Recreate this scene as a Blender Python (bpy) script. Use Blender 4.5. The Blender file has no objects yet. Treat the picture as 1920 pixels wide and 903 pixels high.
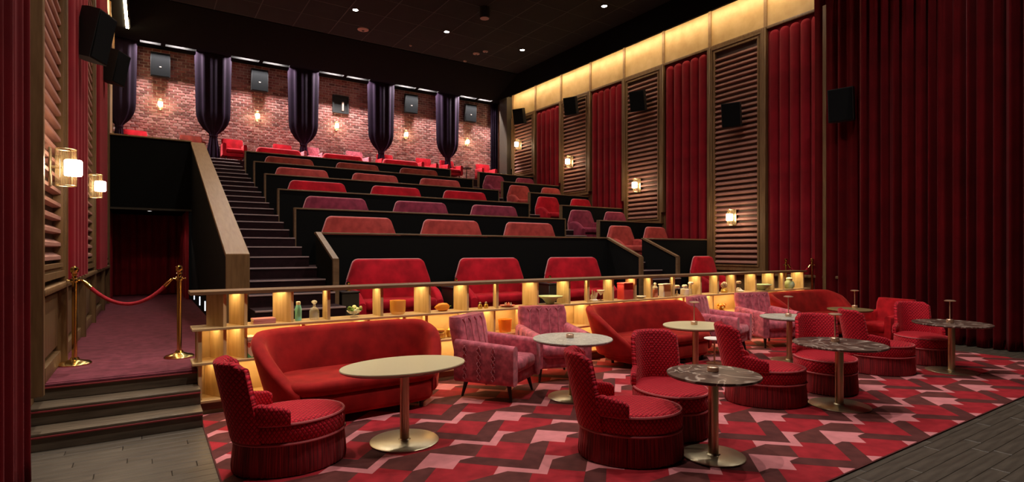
import bpy, bmesh, math, random
from mathutils import Vector, Matrix
random.seed(7)
PI = math.pi
S = bpy.context.scene
COL = S.collection

# ------------------------------------------------------------------ camera, world, exposure
YAW = math.radians(33.293)
cam_d = bpy.data.cameras.new('camera')
cam = bpy.data.objects.new('camera', cam_d); COL.objects.link(cam)
cam.location = (0, 0, 1.85); cam.rotation_euler = (PI/2, 0, -YAW)
cam_d.sensor_width = 36; cam_d.lens = 1041.55/1920*36; cam_d.shift_y = 18.5/1920
cam_d.clip_start = .05; cam_d.clip_end = 200
S.camera = cam
S.view_settings.view_transform = 'Standard'; S.view_settings.look = 'None'
S.view_settings.gamma = 1; S.view_settings.use_curve_mapping = False
S.view_settings.exposure = 0.0
w = bpy.data.worlds.new('World'); S.world = w; w.use_nodes = True
w.node_tree.nodes['Background'].inputs[0].default_value = (1.0, .88, .82, 1)
w.node_tree.nodes['Background'].inputs[1].default_value = .002

# ceiling downlights of the auditorium, one regular grid (x, y, watts)
CEIL = 9.6
DOWN = [(x, y, p*k) for y, p in ((17.7, 280), (13.1, 310), (8.5, 430), (3.9, 640)) for x, k in ((2.35, 1.15), (5.6, 1.05), (8.86, .92), (12.1, .38))]
DOWN_COLOR = (1.0, .89, .79)

ENTRY_FILL = (-.15, 6.6, 1500)               # unseen narrow light added to brighten the entry steps (x, y, watts)

# ------------------------------------------------------------------ materials
def new_mat(name):
    m = bpy.data.materials.new(name); m.use_nodes = True
    return m, m.node_tree.nodes, m.node_tree.links, m.node_tree.nodes['Principled BSDF']
def setp(b, **k):
    for n, v in k.items():
        b.inputs[n.replace('_', ' ')].default_value = v
def c4(c): return (c[0], c[1], c[2], 1)
def objcoord(N, L, scale=(1, 1, 1)):
    t = N.new('ShaderNodeTexCoord'); mp = N.new('ShaderNodeMapping')
    mp.inputs['Scale'].default_value = scale
    L.new(t.outputs['Object'], mp.inputs[0]); return mp.outputs[0]
def noise_mix(N, L, b, c1, c2, scale, vec=None, detail=4, lo=.35, hi=.65):
    n = N.new('ShaderNodeTexNoise'); n.inputs['Scale'].default_value = scale; n.inputs['Detail'].default_value = detail
    if vec is not None: L.new(vec, n.inputs['Vector'])
    r = N.new('ShaderNodeValToRGB'); r.color_ramp.elements[0].position = lo; r.color_ramp.elements[1].position = hi
    r.color_ramp.elements[0].color = c4(c1); r.color_ramp.elements[1].color = c4(c2)
    L.new(n.outputs['Fac'], r.inputs[0]); L.new(r.outputs[0], b.inputs['Base Color'])
    return n, r
def bump(N, L, b, sock, strength=.2, dist=.01):
    bp = N.new('ShaderNodeBump'); bp.inputs['Strength'].default_value = strength; bp.inputs['Distance'].default_value = dist
    L.new(sock, bp.inputs['Height']); L.new(bp.outputs[0], b.inputs['Normal'])
def plain(name, c, rough=.6, metal=0, **k):
    m, N, L, b = new_mat(name); setp(b, Base_Color=c4(c), Roughness=rough, Metallic=metal, **k)
    n = N.new('ShaderNodeTexNoise'); n.inputs['Scale'].default_value = 35
    mr = N.new('ShaderNodeMapRange'); mr.inputs[3].default_value = max(0, rough-.06); mr.inputs[4].default_value = min(1, rough+.06)
    L.new(n.outputs['Fac'], mr.inputs[0]); L.new(mr.outputs[0], b.inputs['Roughness'])
    return m
def velvet(name, c, sheen=.8, var=.35, scale=5, tint=None):
    m, N, L, b = new_mat(name)
    setp(b, Roughness=.85, Sheen_Weight=sheen, Sheen_Roughness=.35)
    b.inputs['Sheen Tint'].default_value = c4(tint or tuple(min(1, x*1.6+.12) for x in c))
    b.inputs['Specular IOR Level'].default_value = .15
    noise_mix(N, L, b, tuple(x*(1-var) for x in c), tuple(min(1, x*(1+var*.5)) for x in c), scale, objcoord(N, L))
    n = N.new('ShaderNodeTexNoise'); n.inputs['Scale'].default_value = 180
    bump(N, L, b, n.outputs['Fac'], .15, .004)
    return m
def wood(name, c1, c2, scale=(1.2, 14, 14), rough=.45):
    m, N, L, b = new_mat(name); setp(b, Roughness=rough)
    n, r = noise_mix(N, L, b, c1, c2, 2.2, objcoord(N, L, scale), 6, .3, .7)
    bump(N, L, b, n.outputs['Fac'], .08, .004)
    return m
def emit(name, c, s):
    m, N, L, b = new_mat(name); setp(b, Base_Color=c4(c), Emission_Color=c4(c), Emission_Strength=s); return m
def quilted(name, c, top=False, k=78):
    m, N, L, b = new_mat(name)
    setp(b, Roughness=.75, Sheen_Weight=.8, Sheen_Roughness=.3); b.inputs['Specular IOR Level'].default_value = .2
    b.inputs['Sheen Tint'].default_value = (1, .25, .25, 1)
    t = N.new('ShaderNodeTexCoord'); sx = N.new('ShaderNodeSeparateXYZ'); L.new(t.outputs['Object'], sx.inputs[0])
    def mth(op, a, b2=None):
        q = N.new('ShaderNodeMath'); q.operation = op
        for i, v in enumerate((a, b2)):
            if v is None: continue
            if isinstance(v, (int, float)): q.inputs[i].default_value = v
            else: L.new(v, q.inputs[i])
        return q.outputs[0]
    X, Y, Z = sx.outputs
    if top: U, V = X, Y
    else: U, V = mth('MULTIPLY', mth('ARCTAN2', Y, mth('ADD', X, .05)), .42), Z
    a = mth('ABSOLUTE', mth('SINE', mth('MULTIPLY', mth('ADD', U, mth('MULTIPLY', V, .8)), k)))
    d = mth('ABSOLUTE', mth('SINE', mth('MULTIPLY', mth('SUBTRACT', U, mth('MULTIPLY', V, .8)), k)))
    h = mth('MINIMUM', a, d)
    r = N.new('ShaderNodeValToRGB'); r.color_ramp.elements[0].position = .05; r.color_ramp.elements[1].position = .6
    r.color_ramp.elements[0].color = c4(tuple(x*.45 for x in c)); r.color_ramp.elements[1].color = c4(tuple(min(1, x*1.25) for x in c))
    L.new(h, r.inputs[0]); L.new(r.outputs[0], b.inputs['Base Color'])
    bump(N, L, b, h, .5, .012)
    return m

MAT = {}
def build_materials():
    M = MAT
    M['black'] = plain('black_fabric', (.0035, .0035, .0035), .95, Specular_IOR_Level=.15)
    M['ceil'] = plain('black_ceiling_tile', (.007, .0065, .006), .9)
    M['ceil_line'] = plain('ceiling_grid_metal', (.03, .028, .025), .6)
    M['speaker'] = plain('speaker_black', (.006, .0065, .007), .6)
    M['speaker_grille'] = plain('speaker_grille', (.006, .007, .008), .9, Specular_IOR_Level=.1)
    M['oak'] = wood('oak_veneer', (.56, .37, .16), (.74, .53, .27), (1.5, 10, 2.5))
    M['oak_v'] = wood('oak_veneer_upright', (.60, .41, .18), (.78, .58, .30), (10, 10, 1.2))
    M['oak_brown'] = wood('oak_brown_edge', (.15, .078, .034), (.23, .13, .06), (1.5, 10, 10))
    M['frieze'] = wood('frieze_veneer', (.50, .31, .12), (.64, .43, .20), (8, 1.2, 1.2))
    M['brownwood'] = wood('brown_wood', (.13, .068, .026), (.21, .118, .050), (10, 10, 1.2))
    M['capwood'] = wood('cap_wood', (.24, .13, .055), (.32, .19, .09), (12, 1.2, 3))
    M['railwood'] = wood('rail_wood', (.13, .07, .033), (.20, .115, .058), (1.5, 8, 8))
    M['slat'] = wood('reddish_slat_wood', (.26, .11, .085), (.42, .20, .155), (14, 1.0, 14), .6)
    M['slatback'] = wood('slat_backing', (.05, .028, .02), (.08, .045, .03), (10, 1, 10), .7)
    M['step'] = wood('step_wood', (.06, .043, .028), (.14, .105, .07), (1.2, 12, 12))
    M['plank'] = wood('floor_plank_wood', (.046, .037, .028), (.105, .086, .066), (1.0, 9, 9), .38)
    M['redtrim'] = plain('red_nosing', (.30, .03, .035), .7)
    M['nosing'] = plain('stair_nosing', (.36, .24, .24), .5)
    M['carpet_maroon'] = velvet('maroon_carpet', (.15, .032, .048), .3, .3, 9)
    M['carpet_dark'] = velvet('dark_stair_carpet', (.018, .005, .007), .2, .3, 9)
    M['c_red'] = velvet('carpet_red', (.36, .018, .028), .15, .25, 7)
    M['c_pink'] = velvet('carpet_pink', (.66, .23, .25), .15, .12, 7)
    M['c_dark'] = velvet('carpet_brown', (.105, .027, .026), .15, .25, 7)
    M['c_dark2'] = velvet('carpet_brown_light', (.125, .033, .030), .15, .25, 7)
    M['v_red'] = velvet('red_velvet', (.46, .008, .02), 1.0, .35, 4)
    M['v_sofa'] = velvet('scarlet_velvet', (.33, .011, .011), .75, .3, 5, (1, .2, .12))
    M['v_coral'] = velvet('coral_velvet', (.40, .055, .048), .9, .25, 6)
    M['v_mauve'] = velvet('mauve_velvet', (.24, .03, .06), .9, .3, 6)
    M['v_rust'] = velvet('rust_velvet', (.22, .03, .018), .8, .3, 6)
    M['v_pink'] = velvet('dusty_pink_velvet', (.60, .14, .19), 1.0, .4, 14, (1, .55, .6))
    M['pink_line'] = velvet('pale_pink_cord', (.60, .20, .24), .8, .2, 20)
    M['dark_pink'] = velvet('deep_pink_shade', (.22, .03, .06), .6, .2, 12)
    M['piping'] = plain('pale_piping', (.62, .27, .28), .7)
    M['piping_red'] = plain('red_cord', (.46, .07, .08), .6)
    M['quilt'] = quilted('quilted_red_velvet', (.46, .008, .024))
    M['quilt_top'] = quilted('quilted_red_velvet_seat', (.50, .010, .026), True)
    m, N, L, b = new_mat('red_fringe'); setp(b, Roughness=.7, Sheen_Weight=.6, Sheen_Roughness=.4); b.inputs['Sheen Tint'].default_value = (1, .25, .25, 1)
    t = N.new('ShaderNodeTexCoord'); sx = N.new('ShaderNodeSeparateXYZ'); L.new(t.outputs['Object'], sx.inputs[0])
    at = N.new('ShaderNodeMath'); at.operation = 'ARCTAN2'; L.new(sx.outputs[1], at.inputs[0]); L.new(sx.outputs[0], at.inputs[1])
    cb = N.new('ShaderNodeCombineXYZ'); L.new(at.outputs[0], cb.inputs[0]); L.new(sx.outputs[2], cb.inputs[2])
    mp = N.new('ShaderNodeMapping'); mp.inputs['Scale'].default_value = (30, 1, 1.5); L.new(cb.outputs[0], mp.inputs[0])
    noise_mix(N, L, b, (.10, .002, .005), (.42, .012, .022), 1.6, mp.outputs[0], 3, .38, .66); M['fringe'] = m
    M['v_chair'] = velvet('crimson_velvet', (.48, .010, .018), 1.0, .3, 8)
    M['curtain'] = velvet('red_curtain', (.38, .010, .018), .8, .2, 2)
    M['curtain_deep'] = velvet('deep_red_curtain', (.17, .004, .008), .5, .2, 2)
    M['curtain_wall'] = velvet('red_wall_velvet', (.20, .004, .011), .6, .2, 2)
    M['purple'] = velvet('purple_black_curtain', (.011, .004, .014), .35, .2, 3, (.55, .22, .70))
    M['brass'] = plain('brass', (.60, .50, .30), .34, 1)
    M['gold'] = plain('polished_gold', (.80, .55, .20), .16, 1)
    M['brushed'] = plain('brushed_champagne', (.62, .54, .36), .36, 1)
    M['champagne'] = plain('champagne_tabletop', (.53, .47, .29), .35)
    M['bronze'] = plain('bronze_tabletop', (.42, .30, .14), .35, .6)
    M['edge'] = plain('dark_table_edge', (.05, .035, .02), .5)
    M['darkleg'] = plain('dark_walnut_leg', (.02, .010, .008), .4)
    M['darkwood'] = plain('dark_cabinet', (.03, .022, .014), .5)
    M['lampmetal'] = plain('pale_brass_lamp', (.72, .48, .34), .3, .7)
    M['led'] = emit('warm_led', (1, .72, .33), 8)
    M['cove'] = emit('cove_led', (1, .78, .46), 42)
    M['downlens'] = emit('downlight_lens', (1, .93, .82), 60)
    M['sconce_glow'] = emit('sconce_glass_glow', (1, .80, .55), 20)
    M['steplight'] = emit('step_light_lens', (.75, .85, 1), 2.2)
    M['white'] = plain('white_ceramic', (.88, .84, .80), .5)
    M['cream'] = plain('cream_plastic', (.55, .42, .36), .6)
    M['turq'] = plain('turquoise_ceramic', (.25, .80, .90), .35)
    M['amber'] = plain('amber_glass', (.80, .46, .12), .15, 0, Alpha=.55)
    M['orange'] = plain('orange_glass', (.90, .30, .03), .2, 0, Alpha=.75)
    M['lemon'] = plain('orange_fruit', (.85, .33, .03), .45)
    M['greenleaf'] = plain('green_leaf', (.16, .36, .06), .5)
    M['paleflower'] = plain('pale_flower', (.72, .78, .50), .6)
    M['celadon'] = plain('celadon_ceramic', (.50, .68, .46), .35)
    M['pinkbook'] = plain('pink_book', (.72, .28, .30), .6)
    M['paper'] = plain('book_paper', (.80, .68, .55), .8)
    M['redbox'] = plain('red_box', (.70, .06, .07), .45)
    M['shell'] = plain('pink_shell', (.72, .22, .16), .45)
    M['goldjar'] = plain('gold_jar', (.72, .48, .12), .3, .6)
    M['pinkglass'] = plain('pink_bottle', (.66, .24, .20), .25)
    M['tan'] = plain('tan_liquid', (.60, .33, .18), .3)
    M['darkflower'] = plain('brown_blossom', (.14, .05, .035), .6)
    M['rope'] = velvet('rope_velvet', (.34, .02, .03), .8, .2, 20)
    # clear glass
    m, N, L, b = new_mat('clear_glass'); setp(b, Base_Color=(.92, .92, .88, 1), Roughness=.08, Alpha=.32)
    M['glass'] = m
    m, N, L, b = new_mat('sconce_glass'); setp(b, Base_Color=(1, .72, .35, 1), Roughness=.1, Alpha=.04)
    M['sglass'] = m
    # brick
    m, N, L, b = new_mat('red_brick'); setp(b, Roughness=.9)
    g = N.new('ShaderNodeNewGeometry'); oi = N.new('ShaderNodeObjectInfo'); ad = N.new('ShaderNodeMath'); ad.operation = 'ADD'
    L.new(g.outputs['Random Per Island'], ad.inputs[0]); L.new(oi.outputs['Random'], ad.inputs[1])
    fr = N.new('ShaderNodeMath'); fr.operation = 'FRACT'; L.new(ad.outputs[0], fr.inputs[0])
    r = N.new('ShaderNodeValToRGB'); e = r.color_ramp.elements
    e[0].color = (.20, .075, .068, 1); e[1].color = (.52, .26, .23, 1)
    q = e.new(.4); q.color = (.40, .13, .115, 1); q = e.new(.75); q.color = (.48, .19, .17, 1)
    L.new(fr.outputs[0], r.inputs[0])
    n = N.new('ShaderNodeTexNoise'); n.inputs['Scale'].default_value = 14; L.new(objcoord(N, L), n.inputs['Vector'])
    mx = N.new('ShaderNodeMixRGB'); mx.blend_type = 'MULTIPLY'; mx.inputs[0].default_value = .5
    L.new(r.outputs[0], mx.inputs[1]); L.new(n.outputs['Fac'], mx.inputs[2]); L.new(mx.outputs[0], b.inputs['Base Color'])
    M['brick'] = m
    M['mortar'] = plain('pale_mortar', (.58, .45, .40), .95)
    # marbles
    def marble(name, base, dark, vein, sc):
        m, N, L, b = new_mat(name); setp(b, Roughness=.36, Specular_IOR_Level=.35)
        v = objcoord(N, L)
        n1 = N.new('ShaderNodeTexNoise'); n1.inputs['Scale'].default_value = sc; n1.inputs['Detail'].default_value = 8; n1.inputs['Distortion'].default_value = 1.6; L.new(v, n1.inputs['Vector'])
        r1 = N.new('ShaderNodeValToRGB'); r1.color_ramp.elements[0].color = c4(dark); r1.color_ramp.elements[1].color = c4(base)
        r1.color_ramp.elements[0].position = .35; r1.color_ramp.elements[1].position = .65; L.new(n1.outputs['Fac'], r1.inputs[0])
        n2 = N.new('ShaderNodeTexNoise'); n2.inputs['Scale'].default_value = sc*.9; n2.inputs['Detail'].default_value = 1.5; n2.inputs['Distortion'].default_value = 2.5; L.new(v, n2.inputs['Vector'])
        r2 = N.new('ShaderNodeValToRGB'); e = r2.color_ramp.elements
        e[0].position = .465; e[0].color = (0, 0, 0, 1); e[1].position = .535; e[1].color = (0, 0, 0, 1); k = e.new(.5); k.color = (1, 1, 1, 1)
        L.new(n2.outputs['Fac'], r2.inputs[0])
        mx = N.new('ShaderNodeMixRGB'); mx.inputs[2].default_value = c4(vein); L.new(r2.outputs[0], mx.inputs[0]); L.new(r1.outputs[0], mx.inputs[1])
        L.new(mx.outputs[0], b.inputs['Base Color']); return m
    M['marble_dark'] = marble('dark_brown_marble', (.15, .085, .065), (.05, .028, .022), (.50, .40, .34), 2.2)
    M['marble_grey'] = marble('grey_marble', (.46, .45, .41), (.30, .295, .27), (.62, .60, .55), 7)
    # floral printed box
    m, N, L, b = new_mat('floral_print'); setp(b, Roughness=.6)
    v = N.new('ShaderNodeTexVoronoi'); v.inputs['Scale'].default_value = 14; L.new(objcoord(N, L), v.inputs['Vector'])
    r = N.new('ShaderNodeValToRGB'); r.color_ramp.interpolation = 'CONSTANT'; e = r.color_ramp.elements
    e[0].color = (.75, .10, .05, 1); e[1].position = .72; e[1].color = (.10, .42, .18, 1)
    k = e.new(.3); k.color = (.85, .62, .42, 1); k = e.new(.55); k.color = (.80, .22, .12, 1)
    L.new(v.outputs['Color'], r.inputs[0]); L.new(r.outputs[0], b.inputs['Base Color']); M['floral'] = m
build_materials()

# ------------------------------------------------------------------ mesh helpers
def mk(name, bm, mat, parent=None, sharp=38, bake=True):
    bmesh.ops.recalc_face_normals(bm, faces=bm.faces[:])
    lim = math.radians(sharp)
    for f in bm.faces: f.smooth = True
    for e in bm.edges:
        if len(e.link_faces) == 2 and e.calc_face_angle(0) > lim: e.smooth = False
    me = bpy.data.meshes.new(name); bm.to_mesh(me); bm.free()
    ms = mat if isinstance(mat, (list, tuple)) else [mat]
    for m in ms: me.materials.append(MAT[m])
    return link(name, me, parent)
def link(name, me, parent=None, loc=None, rot=None):
    o = bpy.data.objects.new(name, me); COL.objects.link(o)
    if parent is not None: o.parent = parent
    if loc is not None: o.location = loc
    if rot is not None: o.rotation_euler = rot
    return o
def empty(name, loc=(0, 0, 0), rz=0):
    o = bpy.data.objects.new(name, None); COL.objects.link(o); o.location = loc; o.rotation_euler = (0, 0, rz)
    o.empty_display_size = .1; return o
def tag(o, label=None, cat=None, group=None, kind=None):
    if label: o['label'] = label
    if cat: o['category'] = cat
    if group: o['group'] = group
    if kind: o['kind'] = kind
    return o
def dup(root, loc=None, rz=None, label=None, group=None):
    r = root.copy(); COL.objects.link(r)
    if loc is not None: r.location = loc
    if rz is not None: r.rotation_euler = (0, 0, rz)
    if label: r['label'] = label
    if group: r['group'] = group
    for ch in root.children:
        c = ch.copy(); COL.objects.link(c); c.parent = r
        for g in ch.children:
            d = g.copy(); COL.objects.link(d); d.parent = c
    return r
def box(bm, x0, x1, y0, y1, z0, z1, r=0, seg=2, mi=0):
    g = bmesh.ops.create_cube(bm, size=1); vs = g['verts']
    bmesh.ops.scale(bm, vec=(x1-x0, y1-y0, z1-z0), verts=vs)
    bmesh.ops.translate(bm, vec=((x0+x1)/2, (y0+y1)/2, (z0+z1)/2), verts=vs)
    fs = set(f for v in vs for f in v.link_faces)
    if r > 0:
        es = list(set(e for v in vs for e in v.link_edges))
        res = bmesh.ops.bevel(bm, geom=es, offset=r, segments=seg, profile=.5, affect='EDGES')
        fs = set(res['faces']) | set(f for v in res['verts'] for f in v.link_faces)
        vs = list(set(v for f in fs for v in f.verts))
    for f in fs:
        if f.is_valid: f.material_index = mi
    return vs
def bx(*a, **k):
    bm = bmesh.new(); box(bm, *a, **k); return bm
def poly_prism(bm, pts, ax, a0, a1, mi=0):
    """extrude a 2-D outline along axis ax (0 x,1 y,2 z) from a0 to a1"""
    def p3(p, a):
        q = list(p); q.insert(ax, a); return q
    A = [bm.verts.new(p3(p, a0)) for p in pts]; B = [bm.verts.new(p3(p, a1)) for p in pts]
    n = len(pts); fs = [bm.faces.new(A), bm.faces.new(B[::-1])]
    for i in range(n): fs.append(bm.faces.new((A[i], B[i], B[(i+1) % n], A[(i+1) % n])))
    for f in fs: f.material_index = mi
    return A+B
def lathe(bm, prof, n=24, c=(0, 0, 0), mi=0, sx=1, sy=1, close=False):
    rings = []
    for r, z in prof:
        if r < 1e-5: rings.append([bm.verts.new((c[0], c[1], c[2]+z))])
        else: rings.append([bm.verts.new((c[0]+sx*r*math.cos(2*PI*i/n), c[1]+sy*r*math.sin(2*PI*i/n), c[2]+z)) for i in range(n)])
    for a, b in (list(zip(rings, rings[1:])) + ([(rings[-1], rings[0])] if close else [])):
        for i in range(n):
            j = (i+1) % n
            if len(a) == 1 and len(b) == 1: continue
            if len(a) == 1: f = bm.faces.new((a[0], b[j], b[i]))
            elif len(b) == 1: f = bm.faces.new((a[i], a[j], b[0]))
            else: f = bm.faces.new((a[i], a[j], b[j], b[i]))
            f.material_index = mi
    for ring in (() if close else (rings[0], rings[-1])):
        if len(ring) > 1: bm.faces.new(ring).material_index = mi
def tube(bm, path, r, n=8, mi=0, closed=False):
    P = [Vector(p) for p in path]; m = len(P); rings = []
    for i, p in enumerate(P):
        a = P[i-1] if (i > 0 or closed) else p; b = P[(i+1) % m] if (i < m-1 or closed) else p
        t = (b-a).normalized(); up = Vector((0, 0, 1)) if abs(t.z) < .95 else Vector((1, 0, 0))
        s = t.cross(up).normalized(); u = s.cross(t)
        rr = r[i] if isinstance(r, (list, tuple)) else r
        rings.append([bm.verts.new(p+s*rr*math.cos(2*PI*k/n)+u*rr*math.sin(2*PI*k/n)) for k in range(n)])
    seq = list(zip(rings, rings[1:])) + ([(rings[-1], rings[0])] if closed else [])
    for a, b in seq:
        for k in range(n): bm.faces.new((a[k], a[(k+1) % n], b[(k+1) % n], b[k])).material_index = mi
    if not closed:
        bm.faces.new(rings[0]).material_index = mi; bm.faces.new(rings[-1][::-1]).material_index = mi
def loft(bm, rings, mi=0, closed_u=False, cap=True):
    """rings: list of closed loops of points"""
    R = [[bm.verts.new(p) for p in r] for r in rings]; n = len(R[0])
    seq = list(zip(R, R[1:])) + ([(R[-1], R[0])] if closed_u else [])
    for a, b in seq:
        for k in range(n): bm.faces.new((a[k], a[(k+1) % n], b[(k+1) % n], b[k])).material_index = mi
    if cap and not closed_u:
        bm.faces.new(R[0]).material_index = mi; bm.faces.new(R[-1][::-1]).material_index = mi
def sm(a, b, x):
    t = max(0, min(1, (x-a)/(b-a))); return t*t*(3-2*t)
def rrect(w, h, r, n=4, cx=0, cy=0):
    """rounded rectangle outline, counter-clockwise"""
    out = []
    for (sx, sy, a0) in ((1, 1, 0), (-1, 1, 90), (-1, -1, 180), (1, -1, 270)):
        for i in range(n+1):
            a = math.radians(a0+90*i/n)
            out.append((cx+sx*(w/2-r)+r*math.cos(a), cy+sy*(h/2-r)+r*math.sin(a)))
    return out
def struct(name, bm, mat, parent=None, label=None):
    o = mk(name, bm, mat, parent)
    if parent is None: tag(o, label, None, None, 'structure')
    return o

# ================================================================== THE SHELL
XL, XR, YB = -.95, 14.1, 22.9          # left wall, right wall, brick wall
PLAT = .5                              # platform behind the shelf and up the left corridor
TIER = [PLAT] + [1.55+.578*k for k in range(7)]
ROWY = [10.7+1.8*k for k in range(6)]; RAILZ = [2.2+.575*k for k in range(6)]

fl = struct('floor', bx(-3.5, 15.5, -3, 7.3, -.12, -.022), 'darkwood', None, 'dark subfloor under grey wood planks')
def floor_planks():
    me = bpy.data.meshes.new('plank'); b = bx(-.65, .65, -.0665, .0665, -.022, 0, .003, 1); b.to_mesh(me); b.free(); me.materials.append(MAT['plank'])
    me2 = me
    row = 0; y = -.9
    while y < 6.7:
        off = random.random()*1.3
        x = -2.6-off
        while x < 14.2:
            cx = x+.65
            under = (.58+.66 < cx < 12.4-.66) and (2.33+.07 < y < 6.6)
            hid = (y < 2.4 and cx < 2.2) or (y < 4.2 and cx < 2) 
            if not under and not hid and not (y < 1.0 and cx < 5): 
                if cx+.65 < 13.9 or y > 0: link('plank', me2, fl, (cx, y, 0))
            x += 1.304
        y += .1345
floor_planks()

# ---- patterned carpet (printed pattern: flat polygons of four pile colours)
def clip(poly, x0, x1, y0, y1):
    for ax, lim, sg in ((0, x0, 1), (0, x1, -1), (1, y0, 1), (1, y1, -1)):
        out = []
        for i in range(len(poly)):
            a, b = poly[i-1], poly[i]; ia, ib = sg*(a[ax]-lim) >= 0, sg*(b[ax]-lim) >= 0
            if ia != ib:
                t = (lim-a[ax])/(b[ax]-a[ax]); out.append((a[0]+t*(b[0]-a[0]), a[1]+t*(b[1]-a[1])))
            if ib: out.append(b)
        poly = out
        if len(poly) < 3: return []
    return poly
def make_carpet():
    x0, x1, y0, y1 = .50, 12.45, 2.33, 7.1
    cells = [
     (0, [(0, 0), (3, -3), (1.5, -3), (0, -4.5), (-1.5, -3), (-3, -3)]),
     (1, [(-3.65, .65), (3.65, .65), (5.1, -.85), (3, -3), (0, 0), (-3, -3), (-5.1, -.85)]),
     (0, [(-3.55, 1.95), (-2.25, .65), (-3.65, .65), (-6, -1.7), (-8.35, .65), (-9.75, .65), (-8.45, 1.95), (-6, -.5)]),
     (2, [(-6, -6), (-3, -3), (-5.1, -.85), (-6, -1.7), (-6.9, -.85), (-9, -3)]),
     (3, [(-3, -3), (-1.5, -3), (-1.05, -3.45), (-6, -8.5), (-10.95, -3.45), (-10.5, -3), (-9, -3), (-6, -6)]),
     (2, [(0, 3.5), (-1.05, 4.55), (-3.55, 1.95), (-2.25, .65), (2.25, .65), (3.55, 1.95), (1.05, 4.55)])]
    bm = bmesh.new()
    for i in range(-4, 10):
        for j in range(-5, 6):
            ox, oy = 3.35+1.2*i, 4.63+.8*j
            for mi, pl in cells:
                q = [(ox+a*.1, oy+b*.1) for a, b in pl]
                if max(p[0] for p in q) < x0 or min(p[0] for p in q) > x1 or max(p[1] for p in q) < y0 or min(p[1] for p in q) > y1: continue
                if min(p[0] for p in q) < x0 or max(p[0] for p in q) > x1 or min(p[1] for p in q) < y0 or max(p[1] for p in q) > y1:
                    # triangulate first so that clipping stays valid for concave outlines
                    tb = bmesh.new(); f = tb.faces.new([tb.verts.new((p[0], p[1], 0)) for p in q]); bmesh.ops.triangulate(tb, faces=[f])
                    tris = [[(v.co.x, v.co.y) for v in t.verts] for t in tb.faces]; tb.free()
                else: tris = [q]
                for t in tris:
                    t = clip(t, x0, x1, y0, y1)
                    if len(t) >= 3:
                        try: bm.faces.new([bm.verts.new((p[0], p[1], .014)) for p in t]).material_index = mi
                        except ValueError: pass
    box(bm, x0-.012, x1+.012, y0-.012, y1, 0, .0125, mi=3)
    o = mk('patterned_carpet', bm, ['c_pink', 'c_dark2', 'c_red', 'c_dark'])
    tag(o, 'large lounge carpet with angular pattern of red, dusty pink and dark brown', 'carpet')
make_carpet()

# ---- platform and the three steps up to it
struct('platform_floor', bx(XL, XR, 7.53, 10.72, 0, PLAT), 'carpet_dark', None, 'raised platform floor behind the oak shelf')
cfb = bmesh.new(); box(cfb, XL, 1.02, 7.6, 20.4, PLAT-.1, PLAT+.006); box(cfb, XL, .48, 7.32, 7.6, PLAT-.1, PLAT+.006)
struct('corridor_floor', cfb, 'carpet_maroon', None, 'maroon carpet of the corridor up the left side')
def entry_steps():
    root = empty('entry_steps', (0, 0, 0)); tag(root, 'three dark wooden steps with red nosings up to the roped corridor', None, None, 'structure')
    for k in range(3):
        y0 = 6.67+.31*k; z = PLAT/3*(k+1)
        st = mk('step', bx(XL+.0, .49, y0, 7.62 if k < 2 else 7.62, z-PLAT/3+.001*k, z-.012, .004, 1), 'step', root)
        mk('tread', bx(XL, .49, y0-.012, y0+.33, z-.03, z, .006, 2), 'step' if k < 2 else 'carpet_maroon', st)
        mk('nosing', bx(XL, .49, y0-.016, y0+.004, z-.045, z-.028, .003, 1), 'redtrim', st)
entry_steps()
def entry_steps_right():
    root = empty('entry_steps', (0, 0, 0)); tag(root, 'dark wooden steps at the far end beside the right wall', None, None, 'structure')
    for k in range(3):
        y0 = 6.67+.31*k; z = PLAT/3*(k+1)
        mk('step', bx(13.15, XR, y0, 7.6, z-PLAT/3+.001*k, z, .004, 1), 'step', root)
entry_steps_right()

# ---- tiers
tf = empty('tier_floors'); tag(tf, 'dark carpeted tiers of the raked seating', None, None, 'structure')
for t in range(1, 8):
    y0 = 10.7+1.8*(t-1)
    mk('tier_floor', bx(2.64, XR, y0+.06, (y0+1.86 if t < 7 else YB), max(.1, TIER[t]-.7), TIER[t]), 'carpet_dark', tf)
mk('tier_floor', bx(XL, 2.64, 21.5, YB, TIER[7]-.3, TIER[7]), 'carpet_dark', tf)
mk('tier_floor', bx(XL, 1.0, 17.75, 21.5, TIER[6]-.3, TIER[6]), 'carpet_dark', tf)

# ---- stairs (left aisle) three risers to a row
def stairs(x0, x1, label):
    root = empty('aisle_stairs', (0, 0, 0)); tag(root, label, None, None, 'structure')
    me = bpy.data.meshes.new('step'); b = bx(0, x1-x0, 0, .66, -.6, 0); b.to_mesh(me); b.free(); me.materials.append(MAT['carpet_dark'])
    me2 = bpy.data.meshes.new('nosing'); b = bx(0, x1-x0, -.012, .02, -.022, .004, .003, 1); b.to_mesh(me2); b.free(); me2.materials.append(MAT['nosing'])
    for k in range(-6, 18):
        y = 11.2+.6*k; z = 1.74+.1925*k
        if z > 5.03: break
        s = link('step', me, root, (x0, y, z)); link('nosing', me2, s)
stairs(1.31, 2.63, 'dark carpeted aisle stairs with pale nosings beside the sloping wooden wall')
stairs(10.02, 11.28, 'dark carpeted aisle stairs between the long rows and the single chairs')

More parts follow.
